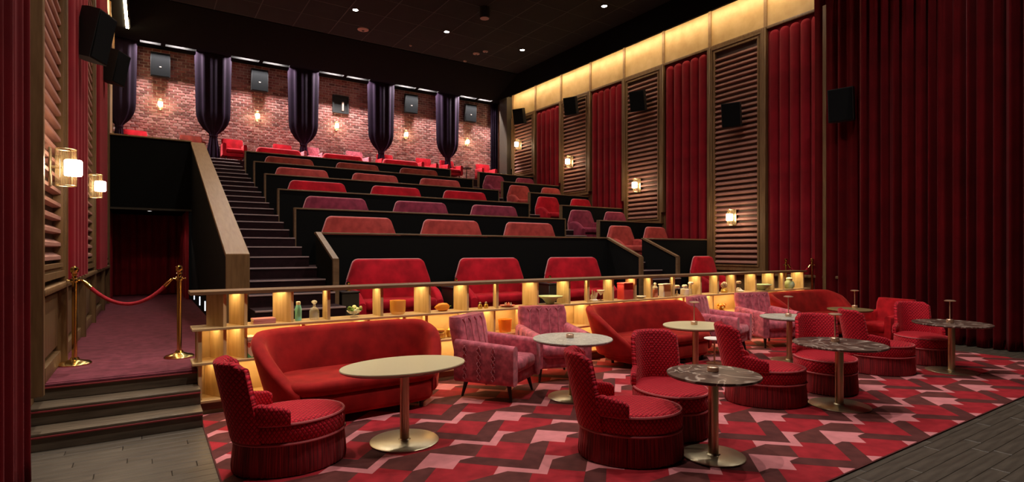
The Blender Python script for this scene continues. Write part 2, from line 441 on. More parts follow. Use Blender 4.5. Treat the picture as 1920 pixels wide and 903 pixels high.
# ---- sloping wall left of the stairs, with its wide cap
def slope_wall():
    root = empty('stair_wall', (0, 0, 0)); tag(root, 'sloping black stair wall with wide brown wooden cap', None, None, 'structure')
    b = bmesh.new()
    poly_prism(b, [(9.5, PLAT), (9.5, 1.74), (17.6, 4.76), (17.6, PLAT)], 0, 1.02, 1.31); mk('panel', b, 'black', root)
    b = bmesh.new()
    poly_prism(b, [(9.46, 1.74), (9.46, 1.805), (17.6, 4.84), (17.6, 4.77)], 0, 1.0, 1.33); mk('cap', b, 'capwood', root)
    mk('end_post', bx(1.0, 1.33, 9.44, 9.5, PLAT, 1.79), 'brownwood', root)
    for i, y in enumerate((13.2, 14.6, 16.4)):
        l = mk('step_light', bx(1.0, 1.02, y, y+.03, .60, .80, .004, 1), 'steplight', root)
slope_wall()
# ---- balcony fascia over the corridor
def fascia():
    root = empty('balcony_fascia', (0, 0, 0)); tag(root, 'black balcony front above the corridor opening', None, None, 'structure')
    mk('panel', bx(XL, 1.02, 17.6, 17.75, 2.95, 4.83), 'black', root)
    mk('top_rail', bx(XL, 1.02, 17.55, 17.8, 4.83, 4.87, .005, 1), 'capwood', root)
    mk('bottom_edge', bx(XL, 1.02, 17.56, 17.6, 2.93, 2.98), 'darkwood', root)
    mk('corridor_ceiling', bx(XL, 1.02, 17.75, 20.4, 2.95, 3.05), 'black', root)
    mk('corridor_end_wall', bx(XL, 1.02, 20.4, 20.5, 0, 4.4), 'black', root)
fascia()

# ---- ceiling, bulkheads
ce = struct('ceiling', bx(XL-.2, XR+.2, -3, 20.2, CEIL, CEIL+.1), 'ceil', None, 'black tiled ceiling')
def ceiling_grid():
    b = bmesh.new()
    x = .6
    while x < 13.2:
        box(b, x-.012, x+.012, 7.5, 20.2, CEIL-.006, CEIL); x += 1.2
    y = 8.1
    while y < 20.2:
        box(b, .2, 13.3, y-.012, y+.012, CEIL-.006, CEIL); y += 1.2
    mk('ceiling_grid', b, 'ceil_line', ce)
ceiling_grid()
BAYX = [.45, 3.53, 6.65, 9.75, 12.75]
def bulkheads():
    b = bmesh.new()
    poly_prism(b, [(20.2, CEIL+.1), (20.2, CEIL-.02), (21.9, 8.86), (22.23, 8.86), (22.23, CEIL+.1)], 0, XL-.1, XR+.1)
    box(b, XL-.1, XR+.1, 22.23, YB+.1, 9.14, CEIL+.1)
    box(b, XL-.1, XR+.1, 22.445, YB+.1, 8.86, 9.14)
    for xd in (-.75, 1.98, 5.08, 8.2, 11.3, 14.05): box(b, xd-.55, xd+.55, 22.2, 22.5, 8.861, 9.16)  # blocks added inside the slot to interrupt its light streak
    for xd in BAYX: box(b, xd-.07, xd+.07, 22.2, 22.5, 8.861, 9.16)  # further added blocks split the streak of each bay in two
    struct('ceiling_soffit', b, 'black', None, 'black soffit with light slot along the brick wall')
    b = bmesh.new(); box(b, 13.55, XR+.1, 3, YB, 8.98, CEIL+.05); box(b, 13.55, 13.59, 3, 22.2, 8.77, 8.98)
    struct('trim_1', b, 'black', None, 'black bulkhead above the right wall frieze')
    b = bmesh.new(); box(b, XL-.1, -.45, 3, YB, 8.98, CEIL+.05); box(b, -.49, -.45, 3, 20.5, 8.90, 8.98)
    struct('trim_2', b, 'black', None, 'black bulkhead above the left wall frieze')
bulkheads()

# ================================================================== SIDE WALLS
SLAT_PITCH = .152
def slat_mesh(L, side):
    s = -1 if side == 'R' else 1     # direction into the room
    b = bmesh.new()
    poly_prism(b, [(0, 0), (s*.075, .012), (s*.075, .05), (s*.0, .095)], 1, 0, L)   # (x,z) outline
    bmesh.ops.recalc_face_normals(b, faces=b.faces[:])
    me = bpy.data.meshes.new('slat'); b.to_mesh(me); b.free(); me.materials.append(MAT['slat']); return me
def frame_pts(wall, side, y0, y1, z0, z1, name='panel_frame'):
    """moulded frame around a louvre panel"""
    X = XR if side == 'R' else XL; s = -1 if side == 'R' else 1
    b = bmesh.new()
    for w0, w1, d in ((0, .07, .13), (.07, .115, .10), (.115, .16, .125)):
        xa, xb = sorted((X, X+s*d))
        box(b, xa, xb, y0+w0, y0+w1, z0+w0, z1-w0); box(b, xa, xb, y1-w1, y1-w0, z0+w0, z1-w0)
        box(b, xa, xb, y0+w1, y1-w1, z0+w0, z0+w1); box(b, xa, xb, y0+w1, y1-w1, z1-w1, z1-w0)
    return mk(name, b, 'brownwood', wall)
def louvre(wall, side, y0, y1, z0, z1):
    X = XR if side == 'R' else XL; s = -1 if side == 'R' else 1
    fr = frame_pts(wall, side, y0, y1, z0, z1, 'louvre_frame')
    xa, xb = sorted((X, X+s*.03))
    mk('backing', bx(xa, xb, y0+.16, y1-.16, z0+.16, z1-.16), 'slatback', fr)
    me = slat_mesh(y1-y0-.32, side)
    z = z0+.19
    while z < z1-.27:
        link('slat', me, fr, (X+s*.03, y0+.16, z)); z += SLAT_PITCH
def channel_mesh(w, h, side):
    s = -1 if side == 'R' else 1
    b = bmesh.new(); n = 8; R = w/2*.95; rows = []
    zs = [0, h-R*1.0] + [h-R*1.0+R*math.sin(a*PI/2/6) for a in range(1, 7)]
    for i, z in enumerate(zs):
        k = 1.0 if i < 2 else math.cos((i-1)*PI/2/6)
        k = max(k, .02)
        rows.append([(s*(R*.85*math.sin(PI*j/n)*k+.005), w/2-R*k*math.cos(PI*j/n), z) for j in range(n+1)])
    for a, c in zip(rows, rows[1:]):
        va = [b.verts.new(p) for p in a]; vc = [b.verts.new(p) for p in c]
        for j in range(n): b.faces.new((va[j], va[j+1], vc[j+1], vc[j]))
    bmesh.ops.remove_doubles(b, verts=b.verts[:], dist=1e-5)
    bmesh.ops.recalc_face_normals(b, faces=b.faces[:])
    for f in b.faces: f.smooth = True
    me = bpy.data.meshes.new('velvet_channel'); b.to_mesh(me); b.free(); me.materials.append(MAT['curtain_wall']); return me
def channels(wall, side, y0, y1, z0, z1, n=5):
    X = XR if side == 'R' else XL; s = -1 if side == 'R' else 1
    xa, xb = sorted((X, X+s*.012))
    bk = mk('velvet_panel', bx(xa, xb, y0, y1, z0, z1), 'curtain_deep', wall)
    w = (y1-y0-.1)/n; me = channel_mesh(w, z1-z0-.06, side)
    for i in range(n): link('velvet_channel', me, bk, (X+s*.012, y0+.05+i*w, z0))
def post(wall, side, y, z0, z1, d=.15):
    X = XR if side == 'R' else XL; s = -1 if side == 'R' else 1
    xa, xb = sorted((X, X+s*d)); mk('post', bx(xa, xb, y-.045, y+.045, z0, z1, .008, 1), 'brownwood', wall)
def frieze(wall, side, ys, z0=7.88, z1=8.98):
    X = XR if side == 'R' else XL; s = -1 if side == 'R' else 1
    for a, b2 in zip(ys, ys[1:]):
        xa, xb = sorted((X, X+s*.05)); fp = mk('frieze_panel', bx(xa, xb, a+.035, b2-.035, z0+.06, z1, .004, 1), 'frieze', wall)
    for y in ys:
        xa, xb = sorted((X, X+s*.085)); mk('frieze_post', bx(xa, xb, y-.045, y+.045, z0, z1), 'capwood', wall)
    xa, xb = sorted((X, X+s*.085)); mk('frieze_ledge', bx(xa, xb, ys[0], ys[-1], z0-.03, z0+.05, .01, 2), 'brownwood', wall)
    xa, xb = sorted((X+s*.38, X+s*.46)); mk('cove_strip', bx(xa, xb, ys[0], ys[-1], 8.955, 8.978), 'cove', wall)

RY = [7.22] + [8.83+1.783*k for k in range(8)]
wr = struct('wall_right', bx(XR, XR+.2, -1, YB+.2, 0, CEIL), 'brownwood', None, 'right wall of louvred panels and red velvet channels')
for k in range(8):
    y0, y1 = RY[k], RY[k+1]
    zb = [1.25, 1.3, 2.1, 2.75, 3.3, 4.0, 4.5, 5.2][k]
    if k % 2: louvre(wr, 'R', y0+.05, y1-.05, zb, 7.84)
    else: channels(wr, 'R', y0+.05, y1-.05, zb, 7.84)
for k, y in enumerate(RY): post(wr, 'R', y, .5 if k < 3 else 1.6+.5*k, 7.9)
frieze(wr, 'R', RY)
mk('wainscot_cap', bx(XR-.14, XR, 6.9, 10.7, 1.17, 1.24, .01, 2), 'brownwood', wr)
mk('wall_end_column', bx(XR-.35, XR, RY[-1]+.05, 22.0, 4, 8.9), 'darkwood', wr)

wl = struct('wall_left', bx(XL-.2, XL, 5.5, YB+.2, 0, CEIL), 'brownwood', None, 'left wall of louvred panels and red velvet channels')
LY = [6.7, 8.55, 10.95, 13.0, 15.6, 17.6]
for k in range(5):
    if k % 2 == 0: louvre(wl, 'L', LY[k]+.05, LY[k+1]-.05, 1.55, 7.84)
    else: channels(wl, 'L', LY[k]+.05, LY[k+1]-.05, 1.5, 7.84, 5)
for y in LY: post(wl, 'L', y, .5, 7.9)
frieze(wl, 'L', LY+[19.6, 21.6])
mk('wainscot_cap', bx(XL, XL+.16, 6.7, 17.6, 1.42, 1.49, .015, 2), 'brownwood', wl)
for a, b2 in ((6.8, 8.5), (8.62, 10.9), (11.02, 12.95), (13.05, 15.55), (15.65, 17.55)):
    mk('wainscot_panel', bx(XL, XL+.06, a, b2, .72, 1.36, .012, 2), 'brownwood', wl)
mk('skirting', bx(XL, XL+.09, 7.3, 20.3, PLAT, PLAT+.16, .01, 2), 'brownwood', wl)

# ================================================================== BRICK WALL
def brick_wall():
    wb = struct('wall_back', bx(XL-.2, XR+.2, YB, YB+.2, 4, CEIL), 'mortar', None, 'back wall of pale pointed red brick')
    cw, ch = .25, .1
    me = bpy.data.meshes.new('brick'); b = bx(-.112, .112, -.014, .012, -.039, .039, .005, 1); b.to_mesh(me); b.free(); me.materials.append(MAT['brick'])
    singles, rest = [], []
    bays = [(-.45, 1.5), (2.5, 4.55), (5.6, 7.7), (8.7, 10.8), (11.8, 14.0)]
    nz = int((8.9-5.05)/ch)
    for j in range(nz):
        z = 5.1+ch*j; x = XL+.1+(cw/2 if j % 2 else 0)
        while x < XR-.05:
            inb = next((i for i, (p, q) in enumerate(bays) if p-.2 < x < q+.2), None)
            if inb == 0 and z > 5.75: singles.append((x, z))
            else: rest.append((x, z))
            x += cw
    if len(singles) > 300: singles, more = singles[:300], singles[300:]; rest += more
    for x, z in singles:
        link('brick', me, wb, (x+random.uniform(-.004, .004), YB-random.uniform(.0, .006), z))
    V, F = [], []
    for x, z in rest:
        o = len(V); d = random.uniform(.008, .018); jx = random.uniform(-.004, .004)
        for sx in (-1, 1):
            for sz in (-1, 1):
                V.append((x+jx+sx*.112, YB, z+sz*.039)); V.append((x+jx+sx*.109, YB-d, z+sz*.036))
        # order: (-,-)b,f (-,+)b,f (+,-)b,f (+,+)b,f
        F += [(o+1, o+5, o+7, o+3), (o, o+4, o+5, o+1), (o+2, o+3, o+7, o+6), (o, o+1, o+3, o+2), (o+4, o+6, o+7, o+5)]
    m2 = bpy.data.meshes.new('brick_field'); m2.from_pydata(V, [], F); m2.materials.append(MAT['brick'])
    o = link('brick_field', m2, wb); o['kind'] = 'stuff'
brick_wall()
# lights in the soffit slot: two to a bay
def slot_lights():
    for i, x in enumerate(BAYX):
        for s in (-1, 1):
            ld = bpy.data.lights.new('slot_light', 'AREA'); ld.shape = 'RECTANGLE'; ld.size = .5; ld.size_y = .03
            ld.energy = 220; ld.color = (1, .90, .86)
            lo = bpy.data.objects.new('slot_light', ld); COL.objects.link(lo); lo.location = (x+s*.45, 22.35, 9.12); lo.rotation_euler = (0, 0, 0)
slot_lights()

# ---- tied purple drapes between the brick bays
def tied_drape(x, w, tie=6.0, top=8.86, foot=5.03, lean=0):
    root = empty('tied_drape', (x, YB-.42, foot))
    n = 64
    def ring(z, ww, dd, amp, f=11, cx=0):
        pts = []
        for i in range(n):
            a = 2*PI*i/n; fold = 1+amp*math.sin(f*a)
            pts.append((cx+ww/2*math.cos(a)*fold, dd/2*math.sin(a)*fold, z-foot))
        return pts
    b = bmesh.new(); R = []
    for t in [i/14 for i in range(15)]:
        z = top+(tie-top)*t
        k = 1-.10*t if t < .7 else (.93*(1-((t-.7)/.3)**2.6)*.78+.93*.22)
        R.append(ring(z, w*k, .30*(1 if t < .8 else .8), .075))
    R.append(ring(tie-.03, w*.21, .2, .06)); loft(b, R); mk('drape', b, 'purple', root)
    b = bmesh.new(); loft(b, [ring(tie-.02, w*.2, .18, .06), ring(tie-.3, w*.26, .2, .1), ring((tie+foot)/2, w*.32, .22, .12), ring(foot+.01, w*.36, .24, .12)])
    mk('drape_tail', b, 'purple', root)
    b = bmesh.new(); loft(b, [ring(tie+.02, w*.25, .23, 0), ring(tie-.06, w*.25, .23, 0)]); mk('tie_band', b, 'purple', root)
    return root
for x, lab in ((1.98, 'first full purple-black tied drape on the brick wall, above the stair top'), (5.08, 'dark tied drape between second and third brick bays'),
               (8.2, 'dark tied drape between third and fourth brick bays'), (11.3, 'dark tied drape between the last two brick bays')):
    tag(tied_drape(x, 1.12), lab, 'curtain', 'tied drapes on the brick wall')
tag(tied_drape(-.78, .95), 'dark tied drape in the left corner of the brick wall', 'curtain', 'tied drapes on the brick wall')
def flat_drape(name, p0, p1, z0, z1, mat, folds, amp, seed=0, n=None, label=None, parent=None):
    """hanging curtain from p0 to p1 with deep uneven folds"""
    rnd = random.Random(seed); n = n or folds*10
    ph = [rnd.uniform(-.35, .35) for _ in range(folds+2)]; am = [rnd.uniform(.65, 1.25) for _ in range(folds+2)]
    d = Vector((p1[0]-p0[0], p1[1]-p0[1], 0)); L = d.length; d.normalize(); nn = Vector((-d.y, d.x, 0))
    zs = [z0, z0+.02*(z1-z0), z0+.35*(z1-z0), z0+.7*(z1-z0), z1]
    b = bmesh.new(); grid = []
    for kz, z in enumerate(zs):
        row = []
        for i in range(n+1):
            t = i/n*folds; k = int(t); fr = t-k
            ha = am[k]*(1-fr)+am[min(k+1, folds)]*fr; pp = ph[k]*(1-fr)+ph[min(k+1, folds)]*fr
            o = -amp*ha*(2*abs(math.sin(PI*(t+pp*.5)))**.65-1)-amp*.18*math.sin(2*PI*t*1.7+1)
            s = i/n*L
            q = Vector((p0[0], p0[1], z))+d*s+nn*(o*(1.08-.05*kz))
            row.append(b.verts.new(q))
        grid.append(row)
    for a, c in zip(grid, grid[1:]):
        for i in range(n): b.faces.new((a[i], a[i+1], c[i+1], c[i]))
    g = bmesh.ops.solidify(b, geom=b.faces[:], thickness=.012)
    return mk(name, b, mat, parent, sharp=80)
o = flat_drape('purple_curtain', (13.62, YB-.3), (14.05, YB-.3), 5.05, 8.86, 'purple', 4, .05, 5)
tag(o, 'narrow straight purple curtain in the right corner of the brick wall', 'curtain')

# ---- red drapes: screen side returns, corridor end
o = flat_drape('stage_curtain', (13.42, 6.2), (13.25, -1.2), .015, CEIL-.02, 'curtain_deep', 34, .11, 3, 520)
tag(o, 'tall deep red stage curtain in folds along the right side', 'curtain')
o = flat_drape('wall_curtain', (13.98, 7.5), (13.92, 5.6), .02, 8.8, 'curtain_deep', 7, .05, 9, 120)
tag(o, 'dark red curtain behind a black speaker at the near end of the right wall', 'curtain')
o = flat_drape('stage_curtain', (-.98, 2.6), (-.85, 5.95), .015, CEIL-.02, 'curtain_deep', 13, .075, 11, 260)
tag(o, 'deep red stage curtain hanging at the left edge beside the steps', 'curtain')
o = flat_drape('corridor_curtain', (XL+.05, 20.2), (1.0, 20.2), .52, 2.94, 'curtain', 9, .06, 21)
tag(o, 'red curtain closing the far end of the corridor', 'curtain')
o = flat_drape('corridor_curtain', (.93, 19.9), (.93, 17.7), .52, 2.94, 'curtain', 5, .05, 23)
tag(o, 'red curtain drawn aside along the right of the corridor', 'curtain')
o = flat_drape('corridor_curtain', (XL+.08, 17.9), (XL+.08, 19.9), .52, 2.94, 'curtain', 5, .05, 25)
tag(o, 'narrow red curtain along the left of the corridor end', 'curtain')

# ================================================================== OAK SHELF
def oak_shelf():
    y0, y1 = 7.16, 7.5
    root = empty('oak_shelf', (6.7, 7.33, 0)); inv = Matrix.Translation((-6.7, -7.33, 0))
    def part(name, b, mat, parent=root):
        if parent is root: b.transform(inv)
        o = mk(name, b, mat, parent); return o
    part('top_plank', bx(.40, 13.0, y0-.03, y1+.02, 1.35, 1.39, .004, 1), 'oak_brown')
    part('shelf_plank', bx(.42, 13.15, y0-.03, y1, .945, .975, .004, 1), 'oak')
    part('shelf_plank', bx(.42, 13.1, y0-.03, y1, .56, .59, .004, 1), 'oak')
    part('shelf_plank', bx(.44, 13.1, y0-.03, y1, .13, .16, .004, 1), 'oak')
    part('plinth', bx(.48, 13.08, y0, y1, 0.0, .13), 'oak_brown')
    part('back_panel', bx(.47, 13.05, y1-.02, y1, .16, .945), 'oak')
    part('riser_panel', bx(.55, 13.05, y1+.001, y1+.02, .05, .56), 'oak_brown')
    def up(xf, xb, z0, z1, mat='oak_v'):
        b = bmesh.new(); t = .019
        a = Vector((xf, y0+.02)); c = Vector((xb, y1-.03)); d = (c-a).normalized(); n = Vector((-d.y, d.x))*t
        poly_prism(b, [tuple(a+n), tuple(a-n), tuple(c-n), tuple(c+n)], 2, z0, z1); part('upright', b, mat)
    for xf, xb in [(.75, .60), (.97, .84), (1.49, 1.33), (1.93, 1.945), (2.63, 2.62), (3.33, 3.23), (3.94, 3.87), (4.45, 4.57), (5.21, 5.12), (5.86, 5.83), (6.27, 6.45),
                   (6.84, 6.89), (7.40, 7.45), (7.81, 7.93), (8.42, 8.66), (9.22, 9.22), (9.76, 9.88), (10.33, 10.44), (11.06, 11.1), (11.74, 11.75), (12.12, 12.42), (12.95, 12.93)]:
        up(xf, xb, .975, 1.35)
    for xf, xb in [(.50, .50), (.75, .64), (.97, .84), (1.62, 1.66), (2.45, 2.35), (2.95, 3.0), (3.28, 3.36), (4.0, 3.95), (4.40, 4.32), (4.85, 4.98), (5.7, 5.76), (6.3, 6.2), (7.1, 7.2), (7.9, 7.8), (8.7, 8.85), (9.6, 9.55), (10.6, 10.75), (11.5, 11.5), (12.3, 12.35), (13.0, 13.0)]:
        up(xf, xb, .59, .945)
    for xf, xb in [(.50, .50), (.74, .585), (1.3, 1.25), (2.2, 2.1), (3.1, 3.15), (4.4, 4.3), (5.5, 5.5), (6.6, 6.7), (7.8, 7.7), (9.0, 9.1), (10.4, 10.3), (11.7, 11.8), (13.0, 13.0)]:
        up(xf, xb, .16, .56)
    # warm LED strips under the planks, at the back
    for z, e, a in ((.943, 1, .55), (.558, 1, .55), (1.348, 1, .7)):
        part('led_strip', bx(a, 12.95, y0+.09, y0+.22, z-.002, z+.004), 'led')
    tag(root, 'long low oak display shelf lit by warm light strips', 'shelf')
oak_shelf()

# ================================================================== ROW PARTITIONS
ORD = ['lowest', 'second', 'third', 'fourth', 'fifth', 'topmost']
def partition(k, x0, x1, left_side, post_right=True):
    y = ROWY[k]; z = RAILZ[k]; zb = (PLAT if k == 0 else TIER[k])
    root = empty('row_partition', ((x0+x1)/2, y, zb)); inv = Matrix.Translation((-(x0+x1)/2, -y, -zb))
    def part(n, b, m): b.transform(inv); return mk(n, b, m, root)
    part('panel', bx(x0+.03, x1-.03, y-.03, y+.05, zb, z-.04), 'black')
    part('cap_rail', bx(x0, x1, y-.05, y+.06, z-.035, z, .006, 1), 'railwood')
    if k > 0:
        if left_side or k > 0: part('end_post', bx(x0, x0+.04, y-.06, y+.06, zb-.35, z-.035), 'railwood')
        if post_right: part('end_post', bx(x1-.03, x1, y-.06, y+.06, zb, z-.035), 'railwood')
    return root, part
for k in range(6):
    r, part = partition(k, 2.62, 10.02, True)
    if k == 0:
        for xa in (2.62, 9.93):
            b = bmesh.new(); poly_prism(b, [(9.55, PLAT), (9.55, 1.68), (10.68, 2.16), (10.68, PLAT)], 0, xa+.02, xa+.08); part('wing_panel', b, 'black')
            b = bmesh.new(); poly_prism(b, [(9.5, 1.675), (9.5, 1.72), (10.66, 2.205), (10.66, 2.155)], 0, xa, xa+.1); part('wing_cap', b, 'railwood')
            part('wing_post', bx(xa, xa+.1, 9.48, 9.54, PLAT, 1.70), 'railwood')
    tag(r, '%s long black row partition with brown wooden rail, in front of the two-seat sofas' % ORD[k], 'partition', 'long row partitions')
    r, part = partition(k, 11.28, 14.06, False, False)
    if k == 0:
        xa = 11.25
        b = bmesh.new(); poly_prism(b, [(9.55, PLAT), (9.55, 1.68), (10.68, 2.16), (10.68, PLAT)], 0, xa+.02, xa+.08); part('wing_panel', b, 'black')
        b = bmesh.new(); poly_prism(b, [(9.5, 1.675), (9.5, 1.72), (10.66, 2.205), (10.66, 2.155)], 0, xa, xa+.1); part('wing_cap', b, 'railwood')
        part('wing_post', bx(xa, xa+.1, 9.48, 9.54, PLAT, 1.70), 'railwood')
        part('end_post', bx(13.98, 14.06, 10.62, 10.7, 1.2, 2.16), 'brownwood')
    tag(r, '%s short black row partition by the right wall, in front of single chairs' % ORD[k], 'partition', 'short row partitions')

# ================================================================== ROW SEATS
def row_seat(name, W, mat, hgt=1.04, single=False):
    """faces -Y, origin on the floor at the rear of the seat"""
    root = empty(name)
    topw = W*(.74 if not single else .56); zb = .30
    # back outline in (x,z): trapezoid with rounded upper corners
    out = []
    def corner(cx, cz, r, a0, a1, n=6):
        for i in range(n+1):
            a = math.radians(a0+(a1-a0)*i/n); out.append((cx+r*math.cos(a), cz+r*math.sin(a)))
    r = .13; zs = hgt-.44
    out.append((-W/2+.03, zb)); out.append((-W/2, zb+.10)); out.append((-W/2, zs)); out.append((-W/2+.015, zs+.06))
    corner(-topw/2+.02, hgt-r, r, 155, 90); corner(topw/2-.02, hgt-r, r, 90, 25)
    out.append((W/2-.015, zs+.06)); out.append((W/2, zs)); out.append((W/2, zb+.10)); out.append((W/2-.03, zb))
    b = bmesh.new(); cxz = (0, (zb+hgt)/2)
    def sc(k, p): return (cxz[0]+(p[0]-cxz[0])*k, cxz[1]+(p[1]-cxz[1])*k)
    rings = []
    for y, k in ((.0, .93), (-.02, .98), (-.05, 1.0), (-.11, 1.0), (-.14, .98), (-.16, .93)):
        rings.append([(sc(k, p)[0], y-.06*(1-(sc(k, p)[1]-zb)/(hgt-zb)), sc(k, p)[1]) for p in out])
    loft(b, rings); bk = mk('backrest', b, mat, root)
    b = bmesh.new(); pth = [(sc(1.005, p)[0], -.05-.06*(1-(p[1]-zb)/(hgt-zb)), sc(1.005, p)[1]) for p in out[1:-1]]
    tube(b, pth, .012, 6); mk('piping', b, 'piping', bk)
    mk('seat', bx(-W/2+.14, W/2-.14, -.78, -.12, .27, .46, .07, 4), mat, root)
    mk('base', bx(-W/2+.1, W/2-.1, -.72, -.08, .06, .28, .03, 2), mat, root)
    for s in (-1, 1):
        b = bmesh.new(); R = []
        for i in range(9):
            t = i/8; y = -.10-.66*t; h = .62+.05*math.sin(PI*t)-.20*t**3; x = s*(W/2-.08+.03*math.sin(PI*t)); th = .15
            R.append([(x+p[0], y, p[1]) for p in rrect(th, h-.12, .06, 3, 0, .12+(h-.12)/2)])
        loft(b, R); mk('arm', b, mat, root)
    return root
TIERMAT = ['v_red', 'v_coral', 'v_mauve', 'v_red', 'v_coral', 'v_rust', 'v_red']
TIERCOL = ['bright red', 'coral', 'mauve', 'red', 'coral', 'dark rust', 'bright red']
TIERWORD = ['front row behind the oak shelf', 'first raised row', 'second raised row', 'third raised row', 'fourth raised row', 'fifth raised row', 'top row']
POSW = ['nearest the stairs', 'in the middle', 'nearest the right aisle']
for t in range(7):
    y = 10.7+1.8*t-.30; z = PLAT if t == 0 else TIER[t]
    hg = 1.19 if t == 0 else 1.04
    proto = None
    for i, xc in enumerate((3.93, 6.2, 8.52)):
        lab = 'wide %s velvet sofa in %s, %s' % (TIERCOL[t], TIERWORD[t], POSW[i])
        if proto is None:
            proto = row_seat('row_sofa', 1.68, TIERMAT[t], hg); o = proto; o.location = (xc, y, z)
        else: o = dup(proto, (xc, y, z), 0)
        tag(o, lab, 'sofa', 'two-seat sofas in the rows')
    proto = None
    singles = [(11.82, 'beside the aisle'), (13.33, 'beside the right wall')]
    if t == 0: singles = [(13.32, 'beside the right wall')]
    if t == 6: singles = []
    for xc, w2 in singles:
        lab = '%s velvet single chair in %s, %s' % (TIERCOL[t], TIERWORD[t], w2)
        if proto is None:
            proto = row_seat('row_chair', 1.08, 'v_mauve' if (t == 5) else TIERMAT[t], hg, True); o = proto; o.location = (xc, y, z)
        else: o = dup(proto, (xc, y, z), 0)
        tag(o, lab, 'chair', 'single chairs by the right wall')
# side cabinets of the front row
def side_cabinet(x, lab):
    root = empty('side_cabinet', (x, 9.75, PLAT))
    mk('body', bx(-.17, .13, -.25, .25, 0, .62, .01, 1), 'darkwood', root)
    mk('top', bx(-.18, .14, -.26, .26, .62, .65, .005, 1), 'darkleg', root)
    tag(root, lab, 'cabinet', 'dark side cabinets in the front row')
    l = empty('cabinet_lamp', (x, 9.7, PLAT+.65))
    b = bmesh.new(); lathe(b, [(.0, 0), (.05, 0), (.05, .012), (.01, .02), (.008, .1), (.0, .1)], 12); mk('stem', b, 'gold', l)
    b = bmesh.new(); lathe(b, [(0, .09), (.03, .1), (.038, .125), (.03, .155), (0, .165)], 12); mk('globe', b, 'gold', l)
    tag(l, 'brass globe lamp on the ' + lab[:lab.index('front')].replace('the ', '') + 'front row sofa' + lab[lab.index('sofa')+4:], 'lamp', 'brass cabinet lamps')
side_cabinet(2.945, 'dark side cabinet left of the front row sofa nearest the stairs')
side_cabinet(5.06, 'dark side cabinet left of the middle front row sofa')
side_cabinet(7.36, 'dark side cabinet left of the right front row sofa')

# ================================================================== ARMCHAIRS (pink lounge ones and the small ones by the brick wall)
def armchair(name, mat, detail=True):
    """faces +X"""
    root = empty(name)
    # back
    b = bmesh.new(); R = []
    for i in range(7):
        t = i/6; z = .28+(.90-.28)*t; w = .66+.06*t; x = -.30-.12*t
        k = 1 if t < .9 else .93
        R.append([(x+p[0], p[1], z) for p in rrect(.16*k, w*k, .06, 3)])
    loft(b, R); bk = mk('backrest', b, mat, root)
    mk('seat', bx(-.24, .38, -.27, .27, .30, .46, .06, 4), mat, root)
    mk('base', bx(-.34, .34, -.34, .34, .17, .31, .03, 2), mat, root)
    for s in (-1, 1):
        b = bmesh.new(); R = []
        for i in range(9):
            t = i/8; x = -.36+.74*t; h = .66-.04*t; y = s*(.345-.01*t)
            R.append([(x, y+p[0], p[1]) for p in rrect(.12, h-.18, .05, 3, 0, .18+(h-.18)/2)])
        loft(b, R); a = mk('arm', b, mat, root)
        if detail:
            b = bmesh.new()
            for q in (-.22, -.04, .14):
                for e in (-.022, .022):
                    pts = [(q+e*math.sin(i*1.15)*1.0, s*(.409), .22+.38*i/14) for i in range(15)]
                    tube(b, pts, .006, 5)
            mk('stitching', b, 'pink_line', a)
    if detail:
        b = bmesh.new()
        for q in (-.21, -.07, .07, .21):
            pts = []
            for i in range(9):
                t = i/8; z = .50+.34*t; tt = (z-.28)/.62
                pts.append((-.30-.12*tt+.083, q, z))
            tube(b, pts, .007, 5)
            top = pts[-1]
            tube(b, [top, (top[0]-.008, q-.035, top[2]+.04)], .006, 5); tube(b, [top, (top[0]-.008, q+.035, top[2]+.04)], .006, 5)
        mk('stitching', b, 'pink_line', bk)
    for sx, sy in ((1, 1), (1, -1), (-1, 1), (-1, -1)):
        b = bmesh.new(); tube(b, [(sx*.27, sy*.27, .18), (sx*.31, sy*.30, 0)], [.028, .014], 8); mk('leg', b, 'darkleg', root)
    return root
pk = armchair('pink_armchair', 'v_pink'); pk.location = (3.80, 6.12, .014); pk.rotation_euler = (0, 0, math.radians(-58)); pk.scale = (1.1, 1.1, 1.1)
tag(pk, 'dusty pink patterned armchair beside the round grey marble table, turned to the right', 'armchair', 'pink armchairs')
o = dup(pk, (4.98, 6.5, .014), math.radians(-106), 'dusty pink patterned armchair facing forward behind the grey marble table'); 
o = dup(pk, (8.78, 6.4, .014), math.radians(-72), 'pink armchair right of the second red sofa, behind the small white side table')
o = dup(pk, (10.15, 6.35, .014), math.radians(-108), 'pink armchair in front of the third red sofa')
ra = armchair('wall_armchair', 'v_red', False)
ra.location = (2.6, 22.2, TIER[7]); ra.rotation_euler = (0, 0, -PI/2)
tag(ra, 'small red armchair at the head of the aisle stairs', 'armchair', 'red armchairs by the brick wall')
for x, y, lab in ((4.4, 22.3, 'small red armchair right of the second tied drape base'), (8.4, 22.25, 'small red armchair at the foot of the fourth tied drape'),
                  (10.17, 22.25, 'small red armchair in the fourth brick bay'), (11.35, 22.25, 'small red armchair at the foot of the last full tied drape'),
                  (-.30, 22.3, 'red armchair behind the balcony front in the left corner'), (13.2, 22.3, 'red armchair in the right corner by the purple curtain')):
    dup(ra, (x, y, TIER[7]), -PI/2+random.uniform(-.15, .15), lab)
rp = armchair('wall_armchair', 'v_pink', False); rp.location = (5.35, 22.25, TIER[7]); rp.rotation_euler = (0, 0, -PI/2)
tag(rp, 'small pale pink armchair left of the third brick bay sconce', 'armchair', 'pink armchairs by the brick wall')
dup(rp, (7.15, 22.25, TIER[7]), -PI/2+.1, 'small pale pink armchair at the right of the third brick bay')
rr = armchair('wall_armchair', 'v_rust', False); rr.location = (1.3, 22.3, TIER[7]); rr.rotation_euler = (0, 0, -PI/2)
